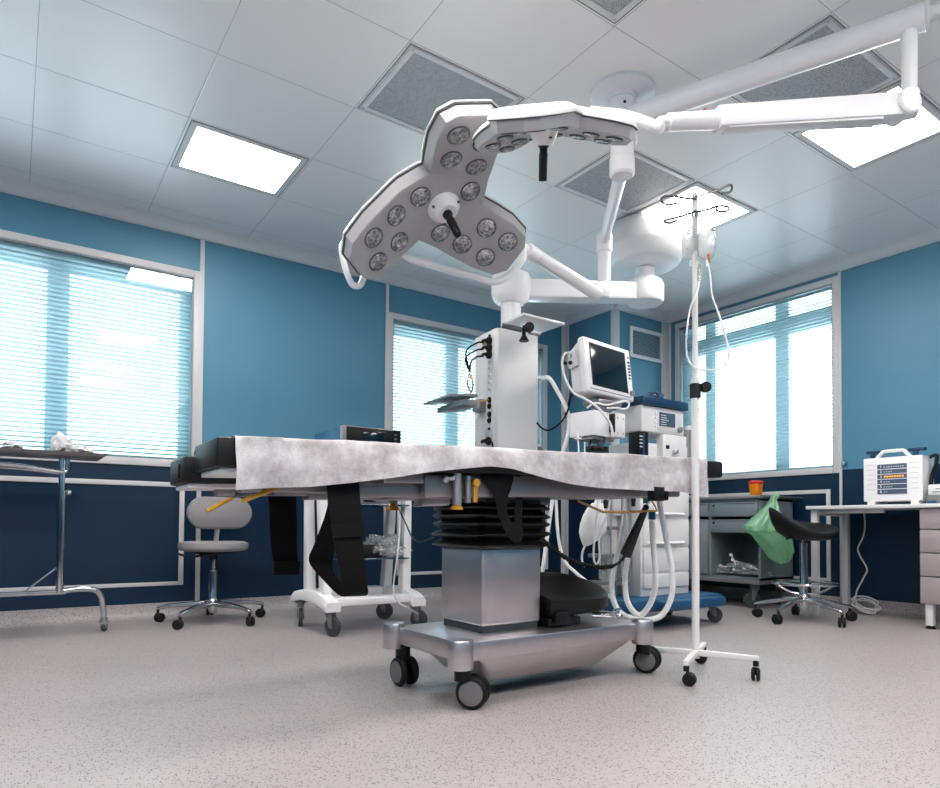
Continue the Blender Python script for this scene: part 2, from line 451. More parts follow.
def window(n, axis, at, h, mull, trans, tilt, topbar=.1):
    """flush glazed unit: frame on wall face, clear pane, blind behind it, outer profiles, all inside wall depth"""
    root = bpy.data.objects.new('window_%d' % n, None); COL.objects.link(root); struct(root)
    u0, u1, z0, z1 = h
    def bx(mb, ua, ub, da, db, za, zb, bev=0):
        if axis == 'Y': mb.box(ua, ub, at+da, at+db, za, zb, bev)
        else: mb.box(at+da, at+db, ua, ub, za, zb, bev)
    f = MB(); w = .045
    for (a, b, c, d) in ((u0-.004, u0+w, z0-.004, z1+.004), (u1-w, u1+.004, z0-.004, z1+.004), (u0+w, u1-w, z0-.004, z0+w), (u0+w, u1-w, z1-w, z1+.004)):
        bx(f, a, b, -.016, .05, c, d, .004)
    f.build('window_frame', 'trim', root)
    s = MB()
    for (a, b, c, d) in ((u0+w, u0+w+.008, z0+w, z1-w), (u1-w-.008, u1-w, z0+w, z1-w), (u0+w, u1-w, z0+w, z0+w+.008), (u0+w, u1-w, z1-w-.008, z1-w)):
        bx(s, a, b, -.006, .012, c, d)
    s.build('glazing_seal', 'trimdark', root)
    g = MB(); bx(g, u0+w, u1-w, .008, .014, z0+w, z1-w); g.build('glass_pane', 'glass', root)
    b = MB(); z = z0+w+.012; hw = .0125
    while z < z1-w-.03:
        dz = hw*math.sin(tilt); dd = hw*math.cos(tilt); ctr = .045
        q = []
        for (d, zz) in ((ctr-dd, z+dz), (ctr+dd, z-dz)):
            q.append((d, zz))
        th = .0006
        prof = [(q[0][0], q[0][1]-th), (q[1][0], q[1][1]-th), (q[1][0], q[1][1]+th), (ctr, z+.0025), (q[0][0], q[0][1]+th)]
        rr = []
        for u in (u0+w+.012, u1-w-.012):
            rr.append([Vector((u, at+d, zz)) if axis == 'Y' else Vector((at+d, u, zz)) for d, zz in prof])
        b.rings(rr); z += .0295
    bx(b, u0+w+.012, u1-w-.012, .033, .057, z1-w-.03, z1-w-.008)
    k = 3
    for i in range(k):
        u = u0+(u1-u0)*(i+.5)/k
        bx(b, u-.0012, u+.0012, .0305, .032, z0+w, z1-w)
    b.build('venetian_blind', 'slat', root)
    p = MB(); da, db = .1, .15
    for (a, c) in [(u0-.02, u0+w+.055), (u1-w-.075, u1+.02)]+mull: bx(p, a, c, da, db, z0-.02, z1+.02, .006)
    for (a, c) in [(z0-.02, z0+w+.03), (z1-w-topbar, z1+.02)]+trans: bx(p, u0, u1, da+.004, db-.004, a, c, .006)
    p.build('window_profile', 'pvc', root)
window(1, 'Y', WY, W1, [(.165, .295)], [], R(22))
window(2, 'Y', WY, W2, [(3.245, 3.39)], [], R(22))
window(3, 'X', WX, W3, [(3.84, 3.95), (3.115, 3.24)], [(2.32, 2.475)], R(4), .0)
# flat framed fields on lower wall
def field(n, axis, at, u0, u1, z0, z1, w=.033):
    f = MB()
    for (a, b, c, d) in ((u0, u0+w, z0, z1), (u1-w, u1, z0, z1), (u0+w, u1-w, z0, z0+w*.8), (u0+w, u1-w, z1-w, z1)):
        if axis == 'Y': f.box(a, b, at-.012, at, c, d, .003)
        else: f.box(at-.012, at, a, b, c, d, .003)
    struct(f.build('trim_%d' % n, 'trim'))
field(20, 'Y', WY, -.9, 1.003, .217, .935)
field(21, 'Y', WY, 2.7, 4.40, .217, .935)
field(22, 'X', WX, 2.715, 4.2, .215, .955)
# ------------------------------------------------------------------ ceiling fittings, set in tile grid
def cell(i, j): return CEILX[0]+CEILX[1]*i, CEILX[0]+CEILX[1]*(i+1), CEILY[0]-CEILY[1]*(j+1), CEILY[0]-CEILY[1]*j
def ceil_frame(mb, c, w0, w1, z=.006):
    a, b, d, e = c
    for (p, q, r_, s) in ((a+w0, a+w1, d+w0, e-w0), (b-w1, b-w0, d+w0, e-w0), (a+w1, b-w1, d+w0, d+w1), (a+w1, b-w1, e-w1, e-w0)):
        mb.box(p, q, r_, s, CZ-z, CZ, .0015)
def ceiling_light(i, j, label):
    c = cell(i, j); cx, cy = (c[0]+c[1])/2, (c[2]+c[3])/2
    t = thing('ceiling_light', label, 'ceiling light', (cx, cy, CZ), 0, 'square ceiling light panels')
    q = (c[0]-cx, c[1]-cx, c[2]-cy, c[3]-cy)
    f = MB(); f.M = Matrix.Translation((0, 0, -CZ)); ceil_frame(f, q, .02, .052); f.build('frame', 'grille', t)
    s = MB(); s.M = Matrix.Translation((0, 0, -CZ)); ceil_frame(s, q, .012, .016, .003); s.build('joint_seal', 'castgrey', t)
    d = MB(); d.box(q[0]+.052, q[1]-.052, q[2]+.052, q[3]-.052, -.004, 0); d.build('diffuser', 'lightpanel', t)
def ceiling_vent(i, j, label):
    c = cell(i, j); cx, cy = (c[0]+c[1])/2, (c[2]+c[3])/2
    t = thing('ceiling_vent', label, 'air vent', (cx, cy, CZ), 0, 'perforated ceiling vents')
    q = (c[0]-cx, c[1]-cx, c[2]-cy, c[3]-cy)
    f = MB(); f.M = Matrix.Translation((0, 0, -CZ)); ceil_frame(f, q, .02, .048); f.build('frame', 'grille', t)
    s = MB(); s.M = Matrix.Translation((0, 0, -CZ)); ceil_frame(s, q, .011, .015, .003); s.build('joint_seal', 'castgrey', t)
    d = MB(); d.box(q[0]+.048, q[1]-.048, q[2]+.048, q[3]-.048, -.003, 0); d.build('perforated_plate', 'perf', t)
    for sx in (-1, 1):
        for sy in (-1, 1):
            b = MB(); b.cyl((sx*(q[1]-.034), sy*(q[3]-.034), -.006), (sx*(q[1]-.034), sy*(q[3]-.034), -.009), .005, seg=10)
            b.build('screw', 'steel', t)
ceiling_light(1, 0, 'lit ceiling panel above the far left window, on its own')
ceiling_light(5, 2, 'lit ceiling panel behind the top of the drip stand')
ceiling_light(5, 4, 'lit ceiling panel behind the jointed white arm at upper right')
for (i, j) in ((1, 4), (1, 7), (5, 7), (-2, 0), (-2, 4), (-2, 7), (1, 9), (5, 9), (3, 7), (-2, 9), (-4, 4), (-4, 7)):  # unseen panels, added to bring the room up to brightness
    ceiling_light(i, j, 'lit ceiling panel out of view, added to brighten the near side of the room')
ceiling_vent(2, 2, 'grey perforated ceiling vent behind the upright lamp head with three lobes')
ceiling_vent(2, 4, 'grey perforated ceiling vent cut off by the top edge, nearest the viewer')
ceiling_vent(4, 4, 'grey perforated ceiling vent behind the thick upper lamp arm')
ceiling_vent(4, 2, 'grey perforated ceiling vent between the lamp post and the drip stand')
# wall grille on the corner chase
t = thing('wall_vent', 'white framed louvre grille high on the corner wall', 'air vent', (5.07, CHY, 2.42))
f = MB()
hx, hz, w = .237, .15, .035
for (a, b, c, d) in ((-hx, -hx+w, -hz, hz), (hx-w, hx, -hz, hz), (-hx+w, hx-w, -hz, -hz+w), (-hx+w, hx-w, hz-w, hz)): f.box(a, b, -.02, 0, c, d, .004)
f.build('frame', 'grille', t)
f = MB()
for k in range(17):
    z = -hz+w+.006+k*.0132
    f.hull8([(-hx+w, -.016, z-.004), (hx-w, -.016, z-.004), (hx-w, -.001, z+.003), (-hx+w, -.001, z+.003)], [(-hx+w, -.016, z-.0025), (hx-w, -.016, z-.0025), (hx-w, -.001, z+.0045), (-hx+w, -.001, z+.0045)])
f.build('louvres', 'grille', t)
# small round knob on right wall, use unknown
t = MB(); t.lathe([(0, 0), (.016, 0), (.018, .01), (.018, .03), (.014, .036), (0, .037)], 20, frame((WX, 2.6, 1.155), (0, 1, 0), (0, 0, 1), (-1, 0, 0)))
tag(t.build('chrome_knob', 'chrome'), 'small round chrome knob on the wall right of the right window', 'door stop')
def W(root):
    m = MB(); m.M = loc_of(root); return m
# ------------------------------------------------------------------ operating table
OT = thing('operating_table', 'large black padded operating table on a steel column and wheeled steel base', 'operating table', (1.74, 2.14, 0))
def zt(x): return .882+(x-.46)*.0325
def slab(mb, x0, x1, y0, y1, dt, db, bev=.008):
    """slab following the tilt of the table top: dt, db = offsets under the top surface"""
    mb.hull8([(x0, y0, zt(x0)-db), (x1, y0, zt(x1)-db), (x1, y1, zt(x1)-db), (x0, y1, zt(x0)-db)],
             [(x0, y0, zt(x0)-dt), (x1, y0, zt(x1)-dt), (x1, y1, zt(x1)-dt), (x0, y1, zt(x0)-dt)], bev)
m = W(OT); m.box(1.285, 2.235, 1.905, 2.385, .166, .236, .006); m.build('base_deck', 'steel', OT)
m = W(OT)
m.hull8([(1.47, 1.985, .06), (2.02, 1.985, .06), (2.02, 2.3, .06), (1.47, 2.3, .06)],
        [(1.37, 1.925, .166), (2.19, 1.925, .166), (2.19, 2.365, .166), (1.37, 2.365, .166)], .02)
m.build('base_underbody', 'steel', OT)
def twin_caster(parent, x, y, ang, r=.058, post_xy=None, post_top=.165):
    c = W(parent)
    n = Vector((math.cos(ang), math.sin(ang), 0)); z = Vector((0, 0, 1)); tx = z.cross(n)
    px, py = post_xy or (x, y)
    c.cyl((px, py, .1), (px, py, post_top), .03, seg=20)
    c.hull8([Vector((x, y, r))+n*s*.008+tx*u-Vector((0, 0, .01)) for s, u in ((-1, -.02), (1, -.02), (1, .02), (-1, .02))],
            [Vector((px, py, .13))+n*s*.012+tx*u for s, u in ((-1, -.025), (1, -.025), (1, .025), (-1, .025))], .003)
    cs = c.build('caster', 'black', parent)
    for s in (1, -1):
        o = Vector((x, y, r))+n*s*.026
        t = W(parent); fr = frame(o, tx, z, n*s)
        t.mi = 0; t.lathe([(.0, -.014), (r-.012, -.014), (r-.003, -.009), (r, 0), (r-.003, .009), (r-.01, .014), (r*.76, .0145), (r*.76, .012), (0, .012)], 36, fr)
        t.mi = 1; t.lathe([(0, .0125), (r*.74, .0125), (r*.74, .015), (r*.66, .0165), (0, .017)], 36, fr)
        t.build('wheel', ['rubber', 'wheelgrey'], cs)
for (x, y, a, p) in ((1.352, 1.925, R(-138), (1.31, 1.93)), (1.312, 2.35, R(-178), (1.31, 2.36)), (2.325, 1.972, R(-152), (2.26, 1.94)), (2.29, 2.4, R(-120), (2.235, 2.36))):
    twin_caster(OT, x, y, a, post_xy=p)
for (x, y) in ((1.283, 1.905), (2.215, 1.905), (1.283, 2.385), (2.215, 2.385)):
    m = W(OT); m.lathe([(0, .148), (.044, .148), (.045, .15), (.045, .243), (.042, .249), (.02, .252), (0, .252)], 28, Matrix.Translation((x, y, 0))); m.build('corner_post', 'steel', OT)
m = W(OT); m.box(1.468, 1.738, 2.03, 2.302, .236, .262); m.build('column_collar', 'darksteel', OT)
m = W(OT); m.box(1.458, 1.748, 2.02, 2.312, .262, .56, .012, seg=3); m.build('column', 'steel', OT)
def rrect(cx, cy, hx, hy, z, r=.03, k=5):
    o = []
    for (sx, sy, a0) in ((1, 1, 0), (-1, 1, 90), (-1, -1, 180), (1, -1, 270)):
        for i in range(k+1):
            a = R(a0+90*i/k); o.append(Vector((cx+sx*(hx-r)+r*math.cos(a), cy+sy*(hy-r)+r*math.sin(a), z)))
    return o
m = W(OT); rs = []; rnd = random.Random(3)
zb, ztp, nf = .555, .735, 5
rs.append(rrect(1.603, 2.166, .15, .15, zb))
for i in range(nf):
    za = zb+(ztp-zb)*i/nf; h = (ztp-zb)/nf; j = rnd.uniform(-.004, .006)
    out = .186-.008*i/nf+j
    for (f_, e) in ((.12, .16), (.34, out-.003), (.5, out), (.62, out-.004), (.94, .155)):
        q = rrect(1.603, 2.166, e-.005, e, za+h*f_)
        q = [v+Vector((0, 0, .006*math.sin(v.x*21+i*1.3)*(1 if f_ in (.34, .5, .62) else .3))) for v in q]
        rs.append(q)
rs.append(rrect(1.603, 2.166, .155, .155, ztp+.01))
m.rings(rs); m.build('bellows', 'bellow', OT, ang=50)
m = W(OT); m.box(1.40, 1.80, 2.02, 2.32, .73, .83, .01); m.build('tilt_head', 'darksteel', OT)
# top frame, side rails, leg bars
m = W(OT); slab(m, 1.15, 2.5, 1.93, 2.335, .088, .168, .006); slab(m, 1.0, 2.62, 1.94, 2.325, .087, .12, .004); m.build('underframe', 'steelpaint', OT)
for y, xa, xb in ((1.895, 1.95, 2.5), (2.365, 1.02, 2.5)):
    m = W(OT); slab(m, xa, xb, y-.006, y+.006, .098, .125, .002)
    for x in (xa+.06, xb-.06): m.box(x-.012, x+.012, min(y, 2.13)+.004 if y < 2 else 2.32, max(y, 1.93) if y < 2 else y, zt(x)-.117, zt(x)-.106)
    m.build('side_rail', 'chrome', OT)
for y in (1.99, 2.27):
    m = W(OT); slab(m, .55, 1.28, y-.022, y+.022, .118, .15, .003); m.build('leg_section_bar', 'steelpaint', OT)
    m = W(OT); slab(m, .86, 1.15, y-.03, y+.03, .13, .165, .003); m.build('bar_sleeve', 'steelpaint', OT)
m = W(OT); m.cyl((.62, 1.96, .742), (.62, 2.32, .742), .011); m.box(.59, .65, 1.97, 2.01, .73, .765, .003); m.build('hinge_shaft', 'darksteel', OT)
# pads
m = W(OT); slab(m, .46, 1.06, 1.88, 2.15, 0, .082, .007); m.build('leg_pad', 'vinyl', OT)
m = W(OT); slab(m, .475, 1.06, 1.9, 2.13, .083, .099, .003); m.build('leg_plate', 'grille', OT)
m = W(OT); slab(m, .435, 1.06, 2.17, 2.395, .03, .112, .007); m.build('leg_pad', 'vinyl', OT)
m = W(OT); slab(m, .45, 1.06, 2.185, 2.375, .113, .129, .003); m.build('leg_plate', 'grille', OT)
m = W(OT); m.box(.4305, .438, 2.235, 2.27, zt(.43)-.095, zt(.43)-.05, .002); m.build('pad_tab', 'black', OT)
m = W(OT); slab(m, 1.075, 2.55, 1.88, 2.38, 0, .086, .012); m.build('mattress', 'vinyl', OT)
m = W(OT); slab(m, 2.565, 2.785, 1.9, 2.36, 0, .078, .014); m.build('head_pad', 'vinyl', OT)
# levers
def rod(mb, a, b, r=.006, flat=.6): mb.tube([a, (Vector(a)+Vector(b))/2, b], r, seg=8, smooth=False, flat=flat)
m = W(OT); rod(m, P(207, 511, Y=1.93), P(232, 498, Y=1.98), .007); m.build('release_lever', 'gold', OT)
m = W(OT); rod(m, P(242, 501, Y=1.9), P(277, 488, Y=1.9), .008); m.build('release_lever', 'gold', OT)
a = P(457, 477, Y=1.905); b = P(457, 505, Y=1.905)
m = W(OT); m.cyl(a+Vector((0, 0, .012)), b, .016); m.ball(P(446, 479, Y=1.905), .014); m.cyl(P(446, 479, Y=1.905), a, .009)
m.cyl(P(468, 476, Y=1.91), P(468, 503, Y=1.91), .01); m.build('locking_spindle', 'steel', OT)
m = W(OT); m.lathe([(0, 0), (.022, 0), (.022, .006), (.013, .016), (0, .018)], 20, Matrix.Translation(b-Vector((0, 0, .016)))); m.build('spindle_foot', 'gold', OT)
a = P(475, 484, Y=1.905)
m = W(OT); m.cyl(a+Vector((0, .012, .004)), a+Vector((0, -.012, .004)), .014); m.box(a.x-.009, a.x+.009, a.y-.006, a.y+.004, a.z-.065, a.z, .003); m.build('lock_lever', 'gold', OT)
a = P(430, 500, Y=2.05)
m = W(OT); m.hull8([a+Vector((-.05, -.03, -.025)), a+Vector((.07, -.03, -.02)), a+Vector((.07, .05, -.02)), a+Vector((-.05, .05, -.025))],
                   [a+Vector((-.03, -.02, .03)), a+Vector((.07, -.03, .035)), a+Vector((.07, .05, .035)), a+Vector((-.03, .04, .03))], .008)
m.build('drive_cover', 'steel', OT)
m = W(OT); m.tube([P(578, 501, Y=2.0), P(603, 512, Y=1.95), P(630, 512, Y=1.93), P(657, 510.5, Y=1.9), P(650, 497, Y=1.9)], .0055, seg=8, smooth=False); m.build('release_bar', 'goldwire', OT)
a = P(393, 503, Y=2.33)
m = W(OT); m.cyl(a+Vector((0, 0, .028)), a, .012); m.build('knob_stem', 'chrome', OT)
m = W(OT); m.lathe([(0, -.03), (.026, -.03), (.026, -.022), (.014, -.006), (.012, 0), (0, 0)], 20, Matrix.Translation(a)); m.build('clamp_knob', 'gold', OT)
# ------------------------------------------------------------------ drape
rnd = random.Random(5)
bot = [(232, 490), (236, 490), (270, 488), (310, 487), (350, 483), (390, 478), (430, 472), (465, 468.5), (490, 466.5), (510, 469), (540, 478), (570, 484.5), (600, 488), (640, 490.5), (680, 492), (703, 497)]
bp = [P(x, y, Y=1.862) for x, y in bot]
def botz(x):
    for a, b in zip(bp, bp[1:]):
        if x <= b.x: return a.z+(b.z-a.z)*max(0, (x-a.x)/(b.x-a.x))
    return bp[-1].z
from mathutils import noise
def drape(u, v):
    x = .505+u*(2.605-.505)
    top = zt(x)+.0045; zb_ = botz(x); hang = top-zb_
    far = .06; yl = .52
    L = hang+yl+far; s = v*L
    rr = 0
    if s < hang:
        k = s/hang; p = Vector((x, 1.868-.012*(1-k)*(1+.8*math.sin(x*9)), zb_+s)); n = Vector((0, -1, 0)); amp = .009*(1-k*.6)
    elif s < hang+yl:
        y = 1.868+(s-hang); p = Vector((x, y, top)); n = Vector((0, 0, 1)); amp = .003
        e = min(s-hang, hang+yl-s)
        if e < .014: p.z -= (.014-e)**2/.028
    else: p = Vector((x, 2.388, top-(s-hang-yl))); n = Vector((0, 1, 0)); amp = .004
    a = noise.noise(Vector((x*3.2, v*5, 1.7)))*1.1+noise.noise(Vector((x*9, v*14, 4.1)))*.5
    a += .7*abs(noise.noise(Vector((x*5+v*6, v*3-x*2, 8))))
    p += n*max(-.001, amp*a+amp*.6)
    x_ = noise.noise(Vector((v*6, u*1, 3)))*.006
    if u < .02 or u > .98: p.x += x_
    return p
m = MB(); m.grid(drape, 150, 60, .0012)
tag(m.build('drape_sheet', 'sheet', ang=60), 'crumpled white nonwoven sheet draped over the operating table', 'sheet')
# ------------------------------------------------------------------ straps hanging from the table
def pr_(y, *pts): return [(P(a, b, Y=y), P(c, d, Y=y)) for a, b, c, d in pts]
t = thing('body_strap', 'wide black body strap looped from the table front edge, almost touching the white trolley', 'strap', P(345, 487, Y=1.9), 0)
m = W(t)
fr = []
for (a, b, c, d, y) in ((327, 484, 359, 481, 1.885), (328, 500, 360, 499, 1.88), (331, 522, 361, 520, 1.87), (334, 545, 362, 543, 1.87), (340, 570, 365, 568, 1.88), (343, 587, 367, 584, 1.895), (346, 595, 368, 592, 1.92), (338, 594, 364, 595, 1.97), (322, 578, 347, 588, 2.0), (309, 561, 333, 571, 2.03), (314, 545, 334, 553, 2.0), (325, 515, 339, 530, 1.93), (331, 490, 344, 498, 1.90)):
    fr.append((P(a, b, Y=y), P(c, d, Y=y)))
m.ribbon(fr, .004); m.build('webbing', 'strap', t)
m = W(t); m.ribbon(pr_(1.862, (331, 525, 363, 523), (333, 532, 363, 530), (334, 538, 363, 536)), .012); m.build('fastener_patch', 'strap', t)
t = thing('body_strap', 'straight black strap hanging between the grey chair and the white trolley', 'strap', P(283, 502, Y=2.36), 0)
m = W(t); m.ribbon(pr_(2.36, (268, 496, 296, 497), (269, 520, 296.5, 520), (271, 545, 297, 545), (273, 562, 297.5, 562)), .005); m.build('webbing', 'strap', t)
m = W(t); m.ribbon(pr_(2.352, (269, 502, 296, 503), (269.5, 527, 297, 528)), .006); m.build('folded_end', 'strap', t)
m = W(t); m.ribbon(pr_(2.35, (273.5, 561, 299.5, 561), (273, 568, 299, 567.5), (273, 575, 298.5, 574.5)), .014); m.build('fastener_patch', 'strap', t)
t = thing('body_strap', 'twisted black strap dangling in front of the table bellows', 'strap', P(500, 470, Y=1.9), 0)
m = W(t); fr = []
for (a, b, c, d, y) in ((478, 474, 515, 468, 1.91), (487, 482, 514, 474, 1.90), (493, 492, 511, 488, 1.905), (496, 504, 508, 497, 1.91), (498, 515, 507, 513, 1.91), (503, 527, 512, 522, 1.90), (508, 536, 519, 530, 1.89), (515, 543, 521, 542, 1.895), (522, 538, 517, 530, 1.92), (522, 520, 514, 516, 1.94), (522, 500, 516, 499, 1.945), (521, 485, 517, 487, 1.94), (520, 474, 514, 472, 1.93)):
    fr.append((P(a, b, Y=y), P(c, d, Y=y)))
m.ribbon(fr, .003, 6); m.build('webbing', 'strap', t)
# ------------------------------------------------------------------ black moulded shell lying on the table base
t = thing('moulded_leg_rest', 'black moulded leg rest shell lying on the steel table base behind the column', 'leg rest', (1.97, 2.16, .237))
def dshape(x0, x1, y0, y1, z, sl, k=18):
    o = [Vector((x0, y0, z-sl)), Vector((x0, y1, z))]
    cx = x1-(y1-y0)*.42; ry = (y1-y0)/2; rx = x1-cx; cy = (y0+y1)/2
    for i in range(k+1):
        a = R(90-180*i/k); q = Vector((cx+rx*math.cos(a), cy+ry*math.sin(a), z)); q.z -= sl*(y1-q.y)/(y1-y0); o.append(q)
    return o
m = W(t)
prof = [(1.79, 2.09, 2.04, 2.28, .272, .0), (1.775, 2.15, 2.0, 2.31, .30, .02), (1.77, 2.185, 1.985, 2.33, .345, .05), (1.77, 2.185, 1.98, 2.335, .425, .085), (1.775, 2.175, 1.99, 2.325, .432, .085), (1.785, 2.16, 2.005, 2.31, .42, .085), (1.8, 2.1, 2.04, 2.27, .345, .05)]
m.rings([dshape(*q) for q in prof]); m.build('shell', 'black', t, ang=50)
m = W(t); m.box(1.77, 1.95, 2.0, 2.26, .2375, .272, .008); m.box(1.79, 1.87, 1.975, 2.02, .245, .30, .01); m.build('mounting_block', 'black', t)
m = W(t)
p0 = Vector((2.135, 2.0, .262)); m.cyl((2.07, 2.06, .262), p0, .012); m.cyl(p0+Vector((-.01, -.01, .0)), p0+Vector((.035, .01, .012)), .015, seg=16); m.ball(p0+Vector((.03, -.01, -.004)), .014); m.tube([p0, p0+Vector((.0, -.015, .02)), p0+Vector((.03, -.02, .028))], .006, seg=8)
m.build('clamp_screw', 'chrome', t)
# ------------------------------------------------------------------ rail clamp + hand control
a = P(655, 493, Y=1.855)
t = thing('rail_clamp', 'black rail clamp with side knob on the right front table edge', 'clamp', a)
m = W(t); m.box(a.x-.027, a.x+.04, a.y-.02, a.y+.02, a.z-.034, a.z+.026, .005); m.build('clamp_body', 'black', t)
m = W(t); m.cyl(a+Vector((.04, 0, -.006)), a+Vector((.06, 0, -.006)), .008); m.box(a.x+.055, a.x+.075, a.y-.012, a.y+.012, a.z-.03, a.z+.014, .004); m.build('clamp_knob', 'black', t)
t = thing('hand_control', 'slim black hand control hanging under the right table end with a corrugated lead', 'remote control', P(640, 530, Y=1.93))
a, b = P(647, 505, Y=1.915), P(625, 556, Y=1.95)
d = (b-a).normalized(); sx = Vector((0, 1, 0)).cross(d).normalized()
m = W(t); m.hull8([a+sx*s*.012+Vector((0, q*.009, 0)) for s, q in ((-1, -1), (1, -1), (1, 1), (-1, 1))], [b+sx*s*.026+Vector((0, q*.013, 0)) for s, q in ((-1, -1), (1, -1), (1, 1), (-1, 1))], .006); m.build('handset', 'black', t)
m = W(t); m.tube([a, P(650, 500, Y=1.905), P(651, 498, Y=1.9)], .004); m.build('hanging_hook', 'chrome', t)
m = W(t); pts = [b, P(620, 562, Y=1.96), P(613, 566, Y=1.97)]
m.tube(pts, .006)
pts = [P(613, 566, Y=1.97), P(600, 567.5, Y=2.0), P(585, 565, Y=2.05), P(568, 559, Y=2.1), P(553, 549, Y=2.1), P(540, 538, Y=2.08)]
m.tube(pts, lambda q: .0095+.0018*math.sin(q*150), n=16); m.build('corrugated_lead', 'rubber', t)
# ------------------------------------------------------------------ surgical light (one mount, two arms, two lamp heads)
SL = thing('surgical_light', 'white ceiling surgical light with two three-lobed lamp heads on jointed arms above the operating table', 'surgical light', (2.40, 2.19, 2.75))
m = W(SL); m.lathe([(0, 2.75), (.155, 2.75), (.155, 2.735), (.14, 2.725), (.075, 2.72), (.07, 2.7), (0, 2.7)], 40, Matrix.Translation((2.40, 2.19, 0))); m.build('ceiling_flange', 'white', SL)
m = W(SL); m.cyl((2.40, 2.19, 2.70), (2.40, 2.19, 2.56), .066, seg=32); m.cyl((2.40, 2.19, 2.56), (2.40, 2.19, 2.50), .072, bev=.004, seg=32); m.cyl((2.40, 2.19, 2.5), (2.40, 2.19, 2.40), .055, seg=28); m.cyl((2.40, 2.19, 2.43), (2.40, 2.19, 2.335), .06, bev=.01, seg=28); m.build('mounting_post', 'white', SL)
m = W(SL); m.cyl((2.36, 2.137, 2.66), (2.358, 2.135, 2.66), .007, seg=10); m.build('set_screw', 'black', SL)
A0 = Vector((2.40, 2.19, 2.61)); A1 = Vector((2.833, 1.115, 2.61)); dA = (A1-A0).normalized()
m = W(SL); m.cyl(A0, A1+dA*.05, .052, .05, seg=32); m.build('upper_arm', 'white', SL)
m = W(SL); m.cyl(A1+dA*.05, A1+dA*.065, .054, seg=32, bev=.004); m.cyl(A1+dA*.065, A1+dA*.1, .03, .022, seg=20); m.build('arm_end_cap', 'grille', SL)
m = W(SL); m.cyl(A1+Vector((0, 0, .02)), (A1.x, A1.y, 2.33), .029, .026, seg=28); m.box(-.03, .03, -.03, .03, 2.235, 2.335, .012, M=rotz(R(35), (A1.x, A1.y, 0))); m.build('drop_tube', 'white', SL)
S0 = Vector((2.80, 1.135, 2.268)); S1 = P(700, 121, D=2.42); S2 = P(668, 122, D=2.4)
def beam(mb, a, b, ha, hb, wa, wb, bev=.012):
    d = (b-a).normalized(); up = Vector((0, 0, 1)); sd = d.cross(up).normalized(); up = sd.cross(d)
    q = lambda o, w_, h_: [o+sd*w_+up*h_, o-sd*w_+up*h_, o-sd*w_-up*h_, o+sd*w_-up*h_]
    mb.hull8(q(a, wa, ha), q(b, wb, hb), bev)
m = W(SL); nd = (S1-S0).normalized(); beam(m, S0, S1+nd*(-.06), .046, .04, .04, .035); m.build('spring_arm', 'white', SL)
m = W(SL); beam(m, S0+nd*.1+Vector((0, 0, -.047)), S1-nd*.1+Vector((0, 0, -.038)), .006, .006, .03, .026, .002); m.build('arm_cover', 'grille', SL)
n_cam = Vector((-.5, -.8, -.2)).normalized()
m = W(SL); sd = nd.cross(Vector((0, 0, 1))).normalized(); sd = sd if sd.dot(n_cam) > 0 else -sd
m.cyl(S0-sd*.05, S0+sd*.055, .048, bev=.006, seg=32); m.cyl(S0+sd*.055, S0+sd*.056, .004, seg=8); m.build('arm_joint', 'white', SL)
m = W(SL); m.cyl(S1-nd*.07, S2, .033, .03, seg=28); m.build('end_joint', 'white', SL)
m = W(SL); q = S1-nd*.02; m.box(-.01, .01, -.006, .006, -.003, .003, M=Matrix.Translation(q+Vector((0, 0, .034))+sd*.004)); m.build('indicator_mark', 'amber', SL)
# second arm
B0 = Vector((2.40, 2.19, 2.375)); B1 = Vector((2.945, 2.83, 2.385))
m = W(SL); m.cyl(B0, B1, .034, .03, seg=24); m.build('lower_arm', 'white', SL)
m = W(SL); m.cyl((B1.x, B1.y, 2.43), (B1.x, B1.y, 2.31), .048, bev=.008, seg=28); m.cyl((B1.x, B1.y, 2.31), (B1.x, B1.y, 2.07), .039, seg=28); m.build('drop_tube', 'white', SL)
J0 = P(594, 292, D=3.95); J1 = P(527, 250, D=3.56); dB = (J1-J0).normalized()
m = W(SL); beam(m, Vector((B1.x, B1.y, 2.085)), J0+dB*.02, .05, .04, .045, .035, .014); m.build('arm_joint', 'white', SL)
m = W(SL); m.cyl(J0-dB*.03, J0+dB*.5, .04, .037, seg=28); m.cyl(J0+dB*.5, J1-dB*.08, .036, .034, seg=28); m.cyl(J1-dB*.08, J1, .04, seg=28, bev=.006); m.build('spring_arm', 'white', SL)
m = W(SL); m.cyl(J0-dB*.03, J0-dB*.036, .03, seg=24); m.build('arm_end_plug', 'darksteel', SL)

LOBE = [(.45, .0), (.465, .3), (.455, .62), (.40, .86), (.25, .985), (-.06, .99), (-.2, .90), (-.25, .70), (-.245, .50)]
def outline(s=1., sh=0.):
    o = []
    for k in range(3):
        a = R(120*k); c, d = math.cos(a), math.sin(a)
        for x, y in LOBE: o.append(((x*c-y*d)*s, (x*d+y*c)*s))
    if sh:
        n = len(o); q = []
        for i in range(n):
            p0, p1, p2 = Vector(o[i-1]), Vector(o[i]), Vector(o[(i+1) % n])
            t = (p2-p0).normalized(); nn = Vector((-t.y, t.x)); q.append(tuple(p1+nn*sh))
        o = q
    return o
LENS = []
for k in range(3):
    a = R(120*k); c, d = math.cos(a), math.sin(a)
    for x, y in ((-.014, .489), (-.012, .737), (.232, .132), (.232, .387), (.225, .647)): LENS.append((x*c-y*d, x*d+y*c))
_LD = [(math.cos(R(a)), math.sin(R(a))) for a in (80, 200, 320)]
